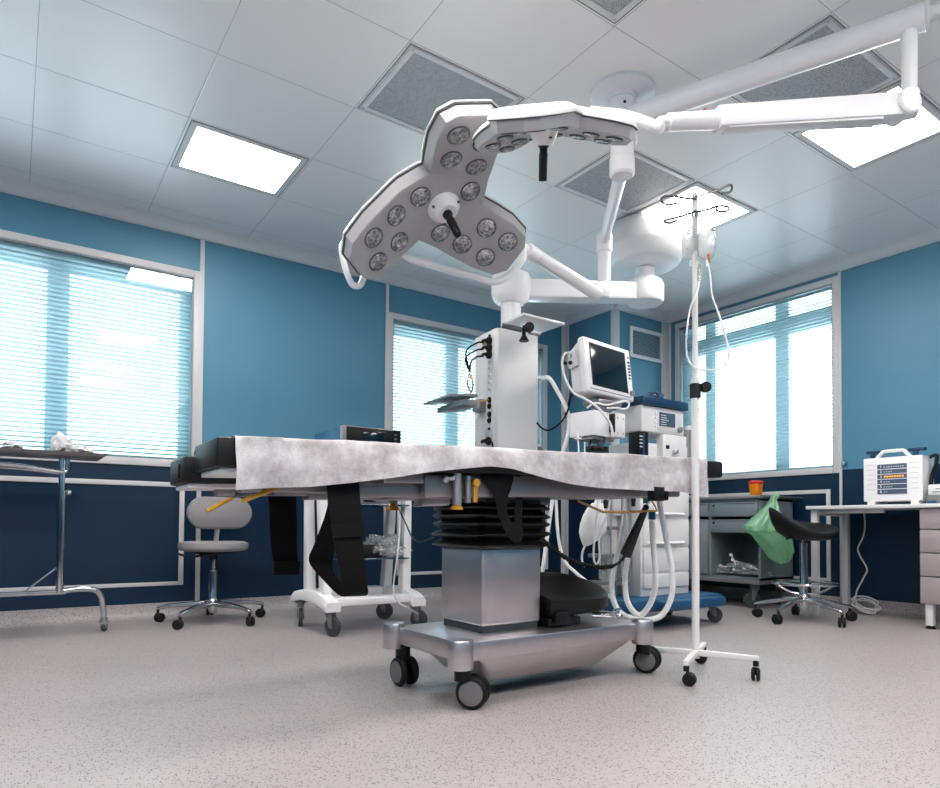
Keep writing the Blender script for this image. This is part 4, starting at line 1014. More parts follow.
# ------------------------------------------------------------------ white equipment trolley
TX = 1.80; TY = 3.86
t = thing('equipment_trolley', 'white equipment trolley with slanted uprights and blue shelves behind the operating table', 'trolley', (TX, TY, 0))
xs0, xs1, ys0, ys1 = 1.53, 2.1, 3.64, 4.1
def caster(parent, x, y, ztop, ang, r, wd=.026, twin=False):
    d = Vector((math.cos(ang), math.sin(ang), 0)); n = Vector((-d.y, d.x, 0)); piv = Vector((x, y, 0)); ctr = piv+d*r*.45; ctr.z = r
    c = W(parent)
    c.cyl((x, y, ztop-.012), (x, y, ztop), .034, seg=18)
    for s in (1, -1):
        q = ctr+n*s*(wd/2+.006)
        c.hull8([q+d*u+n*v+Vector((0, 0, -r*.18)) for u, v in ((-.012, -.003), (.012, -.003), (.012, .003), (-.012, .003))], [Vector((x, y, ztop-.01))+n*s*(wd/2+.006)+d*u+n*v for u, v in ((-.024, -.003), (.03, -.003), (.03, .003), (-.024, .003))], .002)
    c.hull8([Vector((x, y, 2*r+.004))+d*u+n*v for u, v in ((-.022, -wd*.7), (.03, -wd*.7), (.03, wd*.7), (-.022, wd*.7))], [Vector((x, y, ztop-.006))+d*u+n*v for u, v in ((-.03, -wd*.8), (.035, -wd*.8), (.035, wd*.8), (-.03, wd*.8))], .003)
    o = c.build('caster', 'castgrey', parent)
    c = W(parent); fr = frame(ctr, d, Vector((0, 0, 1)), Vector((d.y, -d.x, 0)))
    c.mi = 0; c.lathe([(r*.7, -wd/2), (r-.004, -wd/2), (r, -wd/2+.005), (r, wd/2-.005), (r-.004, wd/2), (r*.7, wd/2)], 32, fr)
    c.mi = 1; c.lathe([(0, -wd/2+.003), (r*.7, -wd/2+.003), (r*.7, wd/2-.003), (0, wd/2-.003)], 32, fr)
    c.build('wheel', ['tyre', 'wheelgrey'], o)
for x in (xs0, xs1):
    m = W(t)
    sec = []
    for y, z, h in ((ys0-.06, .165, .03), (ys0+.0, .185, .035), (ys0+.12, .205, .035), ((ys0+ys1)/2, .21, .035), (ys1-.1, .205, .035), (ys1+.02, .185, .035), (ys1+.06, .17, .03)):
        sec.append([Vector((x+dx, y, z+dz*h)) for dx, dz in ((-.045, -.8), (.045, -.8), (.05, .2), (.035, 1), (-.035, 1), (-.05, .2))])
    m.rings(sec); m.build('foot_beam', 'white', t, ang=40)
m = W(t); m.box(xs0+.03, xs1-.03, ys1-.12, ys1+.0, .17, .235, .012); m.build('cross_beam', 'white', t)
m = W(t); m.box(xs0+.04, xs1-.04, ys0-.035, ys0+.09, .165, .215, .012); m.build('cross_beam', 'white', t)
for i, (x, y, a) in enumerate(((xs0, ys0-.01, -70), (xs1, ys0-.01, -60), (xs0, ys1, -110), (xs1, ys1, -40))): caster(t, x, y, .158, R(a), .058)
for x, sg in ((xs0+.02, 1), (xs1-.02, -1)):
    for y0, y1 in ((ys0+.1, ys0+.13), (ys1-.1, ys1-.15)):
        m = W(t); lo = Vector((x, y0, .2)); hi = Vector((x-sg*.035, y1, 1.1))
        m.hull8([lo+Vector((u, v, 0)) for u, v in ((-.03, -.035), (.03, -.035), (.03, .035), (-.03, .035))], [hi+Vector((u, v, 0)) for u, v in ((-.022, -.026), (.022, -.026), (.022, .026), (-.022, .026))], .006); m.build('upright', 'white', t)
for z in (.44, .775):
    m = W(t); m.box(xs0+.08, xs1-.02, ys0+.04, ys1-.04, z-.009, z, .003); m.build('shelf', 'blueshelf', t)
m = W(t); m.box(xs0-.06, xs1+.02, ys0+.02, ys1-.02, 1.1, 1.12, .005); m.build('top_board', 'white', t)
t = thing('generator_unit', 'blue and black generator unit with small screen on top of the white trolley', 'medical device', (1.83, 3.86, 1.122))
gx0, gx1 = P(343, 433, Y=3.66).x, P(401, 433, Y=3.66).x
m = W(t); m.box(gx0+.004, gx1-.006, 3.69, 4.12, 1.122, 1.235, .006); m.build('casing', 'blue', t)
m = W(t); m.box(gx0-.004, gx1, 3.655, 3.70, 1.122, 1.24, .008); m.build('front_frame', 'steelpaint', t)
m = W(t); m.box(gx0+.02, gx1-.006, 3.648, 3.656, 1.127, 1.232, .003); m.build('front_panel', 'black', t)
m = W(t); m.box(gx0+.125, gx0+.275, 3.643, 3.6495, 1.148, 1.215, .003); m.build('screen', 'screen', t)
for k in range(3):
    m = W(t); m.box(gx1-.055, gx1-.035, 3.644, 3.6495, 1.148+k*.026, 1.16+k*.026, .002); m.build('button', 'wheelgrey', t)
t = thing('foot_switch_box', 'small black box on the lower blue shelf of the white trolley', 'box', (1.86, 3.8, .441))
a = P(370, 555, Y=3.74)
m = W(t); m.box(a.x-.09, a.x+.06, 3.72, 3.86, .441, .525, .008); m.build('box_body', 'black', t)
t = thing('power_unit', 'low grey unit with dark sockets on the upper blue shelf of the white trolley', 'medical device', (1.86, 3.8, .776))
m = W(t); m.box(1.72, 2.0, 3.72, 3.98, .776, .83, .006); m.build('casing', 'steelpaint', t)
m = W(t); m.box(1.78, 1.86, 3.714, 3.722, .786, .82, .002); m.build('socket_panel', 'black', t)
def crumple(mb, c, rx, ry, rz, seed, n=3, amp=.35, u=26, v=14, flat=True):
    def fn(a, b):
        th = 2*PI*a; ph = PI*b
        d = Vector((math.cos(th)*math.sin(ph), math.sin(th)*math.sin(ph), math.cos(ph)))
        k = 1+amp*(noise.noise(d*1.7+Vector((seed, 0, 0)))+.7*noise.noise(d*4+Vector((seed, 3, 0)))+.4*abs(noise.noise(d*9+Vector((0, seed, 0)))))
        p = Vector((d.x*rx*k, d.y*ry*k, d.z*rz*k))
        if flat and p.z < -rz*.6: p.z = -rz*.6
        return Vector(c)+p
    mb.grid(fn, u, v)
    bmesh.ops.remove_doubles(mb.bm, verts=mb.bm.verts, dist=1e-5)
t = thing('plastic_bag', 'crumpled clear plastic bag on the lower blue shelf of the white trolley', 'bag', (2.0, 3.8, .441))
a = P(388, 548, Y=3.74); m = W(t); crumple(m, (a.x-.01, 3.79, .5), .12, .1, .085, 2.2, amp=.6, u=40, v=22); m.build('bag', 'clearbag', t, ang=20)
t = thing('white_cable', 'thin white cable hanging from the table down past the trolley caster to the floor', 'cable', P(399, 500, Y=3.3))
m = W(t); m.tube([P(397, 507, Y=3.35), P(400, 520, Y=3.34), P(398, 550, Y=3.33), P(394, 580, Y=3.33), P(394, 593, Y=3.32), P(399, 603, Y=3.3), P(410, 609, Y=3.2), P(424, 618, Z=.006), P(432, 626, Z=.006)], .0045, seg=8); m.build('cable', 'cable', t)
t = thing('black_cable', 'thin black cable sagging between the white trolley and the table bellows', 'cable', P(400, 505, Y=3.2))
m = W(t); m.tube([P(398, 508, Y=3.5), P(405, 522, Y=3.3), P(412, 537, Y=3.0), P(419, 542, Y=2.8), P(427, 540, Y=2.6), P(436, 537, Y=2.36)], .004, seg=8); m.build('cable', 'rubber', t)
# ------------------------------------------------------------------ instrument table at left
MY = 4.45
my0, my1 = 4.28, 4.62
t = thing('instrument_table', 'chrome instrument table with a flat steel tray, cut off by the left edge', 'instrument table', (-.2, MY, 0))
tx1 = P(107, 457, Y=4.38).x
m = W(t)
m.hull8([(-1.0, my0+.03, 1.02), (tx1-.03, my0+.03, 1.02), (tx1-.03, my1-.03, 1.02), (-1.0, my1-.03, 1.02)], [(-1.03, my0, 1.042), (tx1, my0, 1.042), (tx1, my1, 1.042), (-1.03, my1, 1.042)], .004); m.build('tray', 'steelpaint', t)
px_ = P(61, 520, Y=MY).x
m = W(t); m.cyl((px_, MY, .25), (px_, MY, .82), .021, seg=24); m.cyl((px_, MY, .82), (px_, MY, 1.02), .017, seg=24); m.cyl((px_, MY, .8), (px_, MY, .83), .025, seg=20); m.build('post', 'chrome', t)
m = W(t); m.ball((px_+.035, MY-.01, .82), .016); m.cyl((px_, MY, .815), (px_+.035, MY-.01, .82), .007); m.build('locking_knob', 'chrome', t)
m = W(t); m.tube([Vector((-1.0, MY-.03, 1.0)), P(0, 464, Y=MY-.03), P(40, 469, Y=MY-.03), P(62, 472, Y=MY-.03), P(67, 469, Y=MY-.03), P(68, 458, Y=MY-.03)], .012, seg=10); m.tube([P(-150, 462, Y=MY+.02), P(0, 467, Y=MY+.02), P(61, 473.5, Y=MY+.02)], .009, seg=10); m.build('tray_bracket', 'chrome', t)
m = W(t); m.cyl((-1.0, MY, .25), (px_+.03, MY, .25), .014, seg=16); m.build('base_bar', 'chrome', t)
m = W(t); m.tube([P(23, 593, Y=MY), P(40, 580, Y=MY), P(59, 566, Y=MY)], .005, seg=8); m.build('brace', 'chrome', t)
m = W(t); m.tube([(px_, MY, .255), P(80, 589, Y=MY+.01), P(95, 590, Y=MY+.02), P(101, 596, Y=MY+.035), P(103, 607, Y=MY+.045), P(104, 619, Y=MY+.05)], .0165, seg=12); m.build('foot', 'chrome', t)
c0 = P(104, 621, Y=MY+.05)
m = W(t); m.cyl((c0.x, c0.y, .085), (c0.x, c0.y, .055), .02, seg=16); m.box(-.014, .014, -.02, .012, .018, .06, .003, M=rotz(R(-20), (c0.x, c0.y, 0))); m.box(-.03, .035, -.004, .004, .055, .062, .001, M=rotz(R(-30), (c0.x, c0.y, 0))); fk = m.build('caster', 'steelpaint', t)
m = W(t); m.cyl(Vector((c0.x-.01, c0.y+.005, .028)), Vector((c0.x+.012, c0.y-.004, .028)), .028, seg=24, bev=.005); m.build('wheel', 'tyre', fk)
# opposite foot outside frame
m = W(t); m.tube([(-.98, MY, .255), (-1.05, MY-.05, .25), (-1.08, MY-.1, .2), (-1.09, MY-.11, .06)], .0165, seg=12); m.cyl((-1.1, MY-.11, .028), (-1.08, MY-.11, .028), .028, seg=20); m.build('foot', 'chrome', t)
m = W(t); m.cyl((-.95, MY, .25), (-.95, MY, 1.02), .02, seg=20); m.build('post', 'chrome', t)
for (label, px0, px1, hh, sd) in (('crumpled white gauze heaped on the instrument tray, the tallest one', 50, 72, .065, 1.1), ('flat crumpled white gauze at the right end of the instrument tray', 70, 93, .03, 4.5), ('low crumpled white gauze on the instrument tray at the left edge', 2, 22, .03, 7.7)):
    xa, xb = P(px0, 450, Y=MY-.05).x, P(px1, 450, Y=MY-.05).x
    m = MB(); crumple(m, ((xa+xb)/2, MY-.05, 1.043+hh*.6), (xb-xa)*.5, .09, hh, sd, amp=.28); o = m.build('gauze_wad', 'gauze', ang=25); tag(o, label, 'gauze')
# ------------------------------------------------------------------ anaesthesia machine
AY = 2.85
ax0, ax1 = P(642, 450, Y=AY).x, P(690, 450, Y=AY).x
t = thing('anaesthesia_machine', 'grey anaesthesia machine with blue top and blue wheeled base behind the drip stand', 'anaesthesia machine', (3.5, 3.05, 0))
m = W(t); m.box(3.06, 3.98, 2.72, 3.2, .115, .195, .02); m.box(3.3, 3.93, 2.66, 2.8, .12, .185, .015); m.build('base', 'blue', t)
for (x, y, a) in ((3.93, 2.78, -60), (3.18, 2.78, -20), (3.93, 3.14, 20), (3.12, 3.14, 160)): caster(t, x, y, .118, R(a), .05)
zc0, zc1 = .195, P(650, 487, Y=AY).z
m = W(t); m.box(ax0, ax1, AY+.012, 3.14, zc0, 1.0, .006); m.build('cabinet', 'wplastic', t)
ys = [(487, 517), (519, 546), (548, 572), (573, 588)]
for a, b in ys:
    za, zb_ = P(665, a, Y=AY).z, P(665, b, Y=AY).z
    m = W(t); m.box(ax0+.02, ax1-.012, AY, AY+.02, zb_+.004, za-.004, .004)
    dr = m.build('drawer', 'wplastic', t)
    if b < 560:
        m = W(t); rs = []
        for k in range(13):
            f_ = k/12; x = ax0+.05+(ax1-ax0-.11)*f_; dp = .03*math.sin(PI*f_)
            rs.append([Vector((x, AY, zb_+.012)), Vector((x, AY-dp-.002, zb_+.016)), Vector((x, AY-dp-.002, zb_+.022)), Vector((x, AY, zb_+.03))])
        m.rings(rs); m.build('drawer_lip', 'white', dr)
# worktop zone and upper cabinet
m = W(t); m.box(ax0-.02, ax1, AY+.02, 3.12, 1.0, 1.19, .006); m.build('mid_body', 'wplastic', t)
u0, u1 = P(641.5, 430, Y=AY-.02).x, P(684, 430, Y=AY-.02).x
zu0, zu1 = P(650, 432, Y=AY-.02).z, P(650, 405.5, Y=AY-.02).z
m = W(t); m.box(u0, u1, AY-.02, 3.06, zu0, zu1, .01); m.build('control_head', 'wplastic', t)
m = W(t); m.box(u0-.006, u1+.02, AY-.045, 3.1, zu1, zu1+.055, .008); m.build('top_tray', 'navy', t)
sa, sb = P(658.5, 412, Y=AY-.02), P(674, 431, Y=AY-.02)
m = W(t); m.box(sa.x-.01, sb.x+.06, AY-.026, AY-.018, sb.z-.012, sa.z+.008, .003); m.build('control_panel', 'grille', t)
m = W(t); m.box(sa.x, sb.x, AY-.031, AY-.025, sb.z+.02, sa.z, .002); m.build('display', 'display', t)
for k in range(5):
    m = W(t); z = sa.z-.006-k*.028; m.box(sa.x-.038, sa.x-.018, AY-.028, AY-.019, z-.014, z, .002); m.build('button', 'white', t)
a = P(678.5, 430, Y=AY-.02); m = W(t); m.cyl(a, a-Vector((0, .022, 0)), .02, seg=20, bev=.003); m.build('knob', 'steelpaint', t)
rnd = random.Random(11)
for k in range(7):
    m = W(t); z = sa.z-.02-k*.015; xx = sa.x+.01; m.box(xx, xx+rnd.uniform(.03, .08), AY-.0325, AY-.0308, z-.002, z+.002); m.build('display_trace', 'grille', t)
# vaporiser bay under the head
m = W(t); q0, q1 = P(635.5, 450, Y=AY+.02), P(648, 450, Y=AY+.02); zq0, zq1 = 1.0, zu0-.002
m.box(q0.x, q1.x-.03, AY-.01, AY+.08, zq0+.18 if False else 1.0, zq1, .004); m.build('flowmeter_block', 'black', t)
for k in range(4):
    m = W(t); z = zq1-.03-k*.022; m.box(q0.x+.006, q0.x+.03, AY-.013, AY-.009, z-.003, z+.003); m.build('flow_scale', 'white', t)
m = W(t); m.box(q0.x+.036, q0.x+.05, AY-.013, AY-.009, 1.02, zq1-.01); m.build('blue_flow_tube', 'blue', t)
va, vb = P(660, 438, Y=AY), P(683, 455, Y=AY)
m = W(t); m.box(va.x-.005, vb.x, AY-.03, AY+.03, 1.02, zq1, .006); vp = m.build('vaporiser', 'grille', t)
a = P(667, 447, Y=AY-.03); m = W(t); m.box(a.x-.012, a.x+.022, AY-.034, AY-.028, a.z-.012, a.z+.012, .002); m.build('vaporiser_window', 'screen', vp)
a = P(674, 452, Y=AY-.03); m = W(t); m.cyl(a, a-Vector((0, .03, 0)), .016, seg=16, bev=.003); m.build('vaporiser_dial', 'steel', vp)
a = P(687, 430, Y=AY+.1); m = W(t); m.cyl((a.x, a.y, 1.0), (a.x, a.y, a.z), .022, seg=18); m.cyl((a.x+.045, a.y+.02, 1.0), (a.x+.045, a.y+.02, a.z-.05), .018, seg=18); m.build('side_cylinders', 'steelpaint', t) if False else m.build('gas_valve', 'steelpaint', t)
# side tower carrying absorber and monitor arm
m = W(t); m.box(3.2, 3.27, 3.02, 3.1, .195, 1.02, .006); m.build('mast', 'wplastic', t)
m = W(t); m.tube([Vector((3.22, 3.05, .93)), Vector((3.1, 3.05, .95)), P(600, 494, D=3.78), P(599, 498, D=3.76)], .014, seg=10); m.build('bag_arm', 'chrome', t)
for px0 in (600, 611, 622, 630):
    a = P(px0, 530, Y=2.93); m = W(t); m.cyl((a.x, a.y, .32), (a.x, a.y, .86), .0075, seg=12); m.build('tie_rod', 'steel', t)
for (pxc, ya, yb) in ((603, 556, 580), (621, 556, 582)):
    a = P(pxc, (ya+yb)/2, Y=2.96); za, zb_ = P(pxc, yb, Y=2.96).z, P(pxc, ya, Y=2.96).z
    m = W(t); m.cyl((a.x, a.y, za), (a.x, a.y, zb_), .026, seg=20, bev=.003); m.build('absorber_canister', 'canister', t)
for pxc, yy in ((603, 556), (621, 556), (612, 528), (603, 583), (622, 584)):
    a = P(pxc, yy, Y=2.95); m = W(t); m.box(a.x-.035, a.x+.035, a.y-.03, a.y+.1, a.z-.012, a.z+.012, .004); m.build('absorber_fitting', 'steelpaint', t)
a = P(620, 508, Y=2.98); m = W(t); m.box(a.x-.06, a.x+.05, a.y, a.y+.1, a.z-.05, a.z+.06, .006); m.build('absorber_head', 'grille', t)
for q_ in ((606, 502), (633, 500)):
    a = P(*q_, Y=2.9); m = W(t); m.cyl(a, a+Vector((0, 0, -.04)), .014, seg=14); m.ball(a, .018); m.build('valve_knob', 'black', t)
# small things on the machine top
a = P(646, 398, Y=3.0)
t2 = thing('blue_cap', 'small dark blue object lying on the blue top of the anaesthesia machine', 'object', (a.x-.03, 2.9, zu1+.057))
m = W(t2); crumple(m, (a.x-.03, 2.9, zu1+.08), .07, .05, .034, 5.1, amp=.3); m.build('body', 'navy', t2)
t2 = thing('mask_cup', 'clear plastic mask lying on the blue top of the anaesthesia machine', 'mask', (a.x+.1, 3.05, zu1+.057))
m = W(t2); m.lathe([(.06, .0), (.055, .012), (.03, .03), (.014, .036), (.014, .05), (0, .05)], 20, Matrix.Translation((a.x+.1, 3.05, zu1+.056))); m.build('cup', 'clearbag', t2)
t2 = thing('suction_jar', 'grey suction jar with a yellow lid between the anaesthesia machine and the window', 'jar', P(690, 460, Y=3.0))
a = P(691, 455, Y=3.0); zt2 = P(691, 428, Y=3.0).z
m = W(t2); m.cyl((a.x, a.y, .93), (a.x, a.y, zt2-.02), .035, seg=22); m.build('jar', 'steelpaint', t2)
m = W(t2); m.cyl((a.x-.03, a.y, zt2-.02), (a.x-.03, a.y, zt2+.008), .025, seg=18); m.build('lid', 'gauze', t2)
# ------------------------------------------------------------------ patient monitor
MC = P(609.5, 369.5, D=4.08)
yw = R(5); mxx = Vector((math.cos(yw), math.sin(yw), 0)); mn = Vector((math.sin(yw), -math.cos(yw), 0)); ti = R(8)
mn2 = mn*math.cos(ti)+Vector((0, 0, 1))*math.sin(ti); mz2 = Vector((0, 0, 1))*math.cos(ti)-mn*math.sin(ti)
ro = R(1.5); mx2 = mxx*math.cos(ro)-mz2*math.sin(ro); mz3 = mz2*math.cos(ro)+mxx*math.sin(ro)
MF = frame(MC, mx2, -mn2, mz3)      # local: x right, y into the case, z up
t = thing('patient_monitor', 'white patient monitor with a dark screen, tilted on an arm left of the anaesthesia machine', 'monitor', MC)
inv = loc_of(t)
def MW():
    q = MB(); q.M = inv @ MF; return q
hw, hh = .226, .172
m = MW(); m.box(-hw, hw, -.0, .05, -hh, hh, .014, seg=3); m.build('front_bezel', 'white', t)
m = MW(); m.hull8([(-hw+.004, .045, -hh+.005), (hw-.004, .045, -hh+.005), (hw-.03, .15, -hh+.02), (-hw+.03, .15, -hh+.02)], [(-hw+.004, .045, hh-.01), (hw-.004, .045, hh-.01), (hw-.03, .15, hh-.05), (-hw+.03, .15, hh-.05)], .02); m.build('rear_housing', 'wplastic', t)
m = MW(); m.box(-hw+.05, hw-.06, -.004, .004, -hh+.045, hh-.032, .002); m.build('screen_border', 'black', t)
m = MW(); m.box(-hw+.055, hw-.065, -.0065, 0, -hh+.05, hh-.037, .001); m.build('screen', 'screen', t)
for k in range(6):
    m = MW(); z = hh-.09-k*.021; m.box(hw-.038, hw-.02, -.006, 0, z-.006, z+.006, .002); m.build('button', 'display', t)
m = MW(); m.box(hw-.036, hw-.022, -.005, 0, hh-.065, hh-.05, .002); m.build('alarm_button', 'orange', t)
m = MW(); m.lathe([(0, 0), (.018, 0), (.016, .018), (0, .02)], 24, frame((hw-.03, -.001, -hh+.05), (1, 0, 0), (0, 0, 1), (0, -1, 0))); m.build('rotary_knob', 'steel', t)
m = MW(); m.box(-hw+.02, hw-.05, -.004, .0, -hh+.02, -hh+.0225); m.build('bezel_seam', 'wheelgrey', t)
m = MW(); m.box(-hw-.012, -hw+.02, .055, .13, .0, .11, .012); hb = m.build('side_module', 'grille', t)
for k, (yy, zz) in enumerate(((.1, .075), (.1, .03), (.14, .04))):
    m = MW(); m.lathe([(0, 0), (.011, 0), (.011, .012), (0, .012)], 14, frame((-hw-.012, yy, zz), (0, 1, 0), (0, 0, 1), (-1, 0, 0))); m.build('signal_socket', 'steel' if k == 0 else 'black', hb)
B = P(607, 403, D=4.05)
m = W(t); m.box(B.x-.1, B.x+.1, B.y-.03, B.y+.11, B.z-.015, B.z+.012, .004); m.box(B.x-.05, B.x+.05, B.y, B.y+.08, B.z-.05, B.z, .004); m.cyl((B.x+.02, B.y-.035, B.z-.01), (B.x+.02, B.y-.05, B.z-.01), .012, seg=12); m.build('tilt_bracket', 'steelpaint', t)
G0, G1 = P(579, 428, D=4.0), P(626, 428, D=4.0)
za, zb_ = P(600, 437, D=4.0).z, P(600, 412, D=4.0).z
gm = rotz(R(8), ((G0+G1)/2).xy.to_3d())
m = W(t); m.box(-.105, .06, -.02, .17, za, zb_, .008, M=gm); m.build('module_box', 'white', t)
m = W(t); m.box(.06, .175, -.045, .12, za+.005, zb_+.002, .006, M=gm); m.build('module_door', 'wplastic', t)
for (a_, b_) in ((.09, za+.03), (.15, za+.03), (.09, zb_-.03), (.15, zb_-.03)):
    m = W(t); m.box(a_-.004, a_+.004, -.047, -.044, b_-.004, b_+.004, M=gm); m.build('door_screw', 'wheelgrey', t)
m = W(t); m.box(.04, .062, -.05, -.015, za+.03, zb_-.01, .003, M=gm); m.build('door_latch', 'black', t)
m = W(t); m.box(-.09, .12, 0, .14, za-.02, za-.004, .004, M=gm); m.build('module_bracket', 'steelpaint', t)
c = gm @ Vector((-.01, .1, 0))
m = W(t); m.cyl((c.x, c.y, 1.02), (c.x, c.y, za), .024, seg=18); pt = m.build('support_post', 'chrome', t)
m = W(t); m.tube([Vector((c.x, c.y, 1.06)), Vector((c.x+.08, c.y+.02, 1.06)), Vector((3.235, 3.06, 1.03))], .02, seg=10); m.build('support_arm', 'steelpaint', t)
m = W(t); a = P(598, 447, D=4.0); m.box(a.x-.06, a.x+.06, a.y-.03, a.y+.05, a.z-.03, a.z+.005, .008); m.build('cable_tray', 'black', t)
for k, (x0, x1_) in enumerate(((592, 590), (600, 603), (605, 596))):
    m = W(t); m.tube([P(x0, 438, D=4.0), P(x0-2, 444, D=3.97), P(x1_, 449, D=3.95)], .006, seg=8); m.build('probe_plug', 'black', t)
t = thing('monitor_cable', 'grey cable arching from the side of the patient monitor across its module box', 'cable', P(570, 362, D=4.05))
m = W(t); m.tube([P(574, 357, D=4.1), P(566, 353, D=4.05), P(562, 361, D=4.0), P(565, 378, D=3.95), P(573, 392, D=3.92), P(585, 399, D=3.9), P(597, 407, D=3.9), P(606, 417, D=3.88), P(611, 426, D=3.9), P(613, 437, D=3.9)], .0075, seg=8); m.build('cable', 'grille', t)
t = thing('monitor_hose', 'clear coiled tube looped over the front of the monitor bracket', 'tube', P(623, 405, D=4.0))
m = W(t); m.tube([P(587, 408, D=3.98), P(595, 403, D=3.96), P(606, 405, D=3.95), P(616, 403, D=3.95), P(626, 401, D=3.96), P(629, 405, D=3.96), P(625, 409, D=3.96), P(617, 408, D=3.96), P(607, 408, D=3.96)], .006, seg=8); m.build('tube', 'hose', t)
t = thing('sample_line', 'thin white sampling line with a round filter hanging below the module box', 'tube', P(578, 440, D=3.9))
m = W(t); m.tube([P(578.5, 431, D=3.97), P(578, 440, D=3.95), P(578.5, 447, D=3.94), P(579.5, 470, D=3.9)], .005, seg=8); m.build('line', 'hose', t)
m = W(t); m.lathe([(0, -.006), (.022, -.004), (.022, .004), (0, .006)], 20, Matrix.Translation(P(578, 438.5, D=3.95))); m.build('filter', 'white', t)
t = thing('black_probe_cable', 'thin dark cable running from behind the module box up to the monitor socket', 'cable', P(571, 420, D=4.1))
m = W(t); m.tube([P(571, 393, D=4.12), P(567, 408, D=4.1), P(565, 416, D=4.1), P(572, 418, D=4.1), P(582, 413, D=4.1), P(590, 409, D=4.1)], .0035, seg=8); m.build('cable', 'rubber', t)
# ------------------------------------------------------------------ breathing circuit and bag
D0 = 3.2
t = thing('breathing_circuit', 'pair of white corrugated breathing hoses looping down beside the right table end', 'hose', P(652, 515, D=D0))
rip = lambda n_: (lambda q: .0138+.0011*math.sin(q*n_))
m = W(t); m.tube([P(x, y, D=D0+d) for x, y, d in ((652, 520, -.06), (653, 540, -.06), (655, 565, -.05), (655, 588, -.03), (650, 604, -.0), (641, 615, .02), (633, 611, .04), (627, 600, .06), (625, 582, .08), (627, 562, .1), (629.5, 545, .12), (629, 515, .15), (628, 495, .18))], rip(480), seg=12, n=18); m.build('inner_hose', 'hose', t)
m = W(t); m.tube([P(x, y, D=D0+d) for x, y, d in ((659, 500, 0), (663, 522, 0), (668, 547, 0), (672, 570, 0), (672.5, 590, .0), (668, 606, .0), (659, 617, 0), (645, 620, .0), (630, 618, .04), (619, 611, .06), (613, 598, .1), (612, 580, .12), (616, 560, .14), (621, 538, .16), (625, 515, .18), (628, 498, .2))], rip(620), seg=12, n=20); m.build('outer_hose', 'hose', t)
m = W(t); a = P(646, 496, D=3.1); m.ball(a, .02); m.cyl(a, a+Vector((0, 0, -.035)), .014, seg=16); m.build('angle_connector', 'teal', t)
m = W(t); a = P(652, 515, D=3.13); m.cyl(a+Vector((0, 0, .024)), a+Vector((0, 0, -.022)), .0165, seg=16, bev=.003); m.build('end_connector', 'blue', t)
t = thing('breathing_bag', 'white limp breathing bag hanging below the table in front of the dark wall', 'breathing bag', P(592, 510, D=3.75))
rows = [(503, 592, 602), (508, 587, 604), (515, 583, 606), (524, 580, 607), (532, 579, 606), (538, 580, 601), (543, 582, 594), (546, 583.5, 588)]
m = W(t); rs = []
for y, xl, xr in rows:
    a, b = P(xl, y, D=3.75), P(xr, y, D=3.75); c = (a+b)/2; h = (b-a)/2; n = Vector((_f.x, _f.y, 0))*min(.05, h.length*.6)
    rs.append([c+h*math.cos(2*PI*k/24)+n*math.sin(2*PI*k/24) for k in range(24)])
m.rings(rs); m.build('bag', 'hose', t, ang=60)
m = W(t); m.cyl(P(597, 504, D=3.75), P(599, 497, D=3.75), .018, seg=16); m.build('neck', 'hose', t)
m = W(t); m.tube([P(585, 546, D=3.75), P(582.5, 552, D=3.75), P(582, 560, D=3.75), P(585, 567, D=3.75)], .006, seg=8); m.build('tail_tube', 'hose', t)
t = thing('tube_loop', 'narrow white tube loop hanging beside the breathing bag', 'tube', P(596, 500, D=3.65))
m = W(t); m.tube([P(598, 500, D=3.65), P(596.5, 520, D=3.65), P(594, 545, D=3.65), P(594, 560, D=3.65), P(597, 564, D=3.65), P(599.5, 556, D=3.65), P(599, 540, D=3.65), P(603, 525, D=3.65), P(608, 512, D=3.65), P(610, 500, D=3.65)], .0055, seg=8); m.build('tube', 'hose', t)
t = thing('floor_hose', 'white hose slanting across the dark wall from the table down behind the leg rest', 'hose', P(565, 565, D=4.0))
m = W(t); m.tube([P(556, 500, D=4.15), P(558, 535, D=4.12), P(564, 560, D=4.1), P(575, 572, D=4.05), P(586, 581, D=4.0), P(600, 592, D=3.95), P(615, 598, D=3.9)], .0105, seg=10); m.build('hose', 'hose', t)
# ------------------------------------------------------------------ grey steel cabinet trolley
KX = 4.85; ky0 = P(760.5, 540, X=KX).y; ky1 = ky0+1.02
t = thing('steel_cabinet_trolley', 'grey steel cabinet trolley with drawers and an open compartment under the right window', 'cabinet', (5.1, (ky0+ky1)/2, 0))
kz0, kz1 = .225, .875; kx1 = 5.33
m = W(t); m.box(KX-.03, kx1+.02, ky0-.012, ky1+.01, kz1, .9, .004); m.build('worktop', 'steelpaint', t)
hx = P(733, 540, X=KX)   # unused guide
zsplit = P(735, 533, X=KX).z
m = W(t)
m.box(KX+.002, kx1, ky0, ky0+.018, kz0, kz1); m.box(KX+.002, kx1, ky1-.018, ky1, kz0, kz1); m.box(KX+.002, kx1, ky0, ky1, kz0, kz0+.02); m.box(kx1-.015, kx1, ky0, ky1, kz0, kz1); m.box(KX+.03, kx1, ky0, ky1, zsplit, zsplit+.018); m.box(KX+.002, kx1, ky0, ky1, kz1-.02, kz1)
yd = P(710, 540, X=KX).y
m.box(KX+.002, kx1-.02, yd-.012, yd+.012, kz0, kz1); m.build('carcass', 'cabinet', t)
m = W(t); m.box(KX+.3, kx1-.02, ky0+.02, yd-.014, kz0+.022, zsplit-.002); m.build('compartment_lining', 'cabinetdark', t) if False else None
m.bm.free() if m.bm.is_valid else None
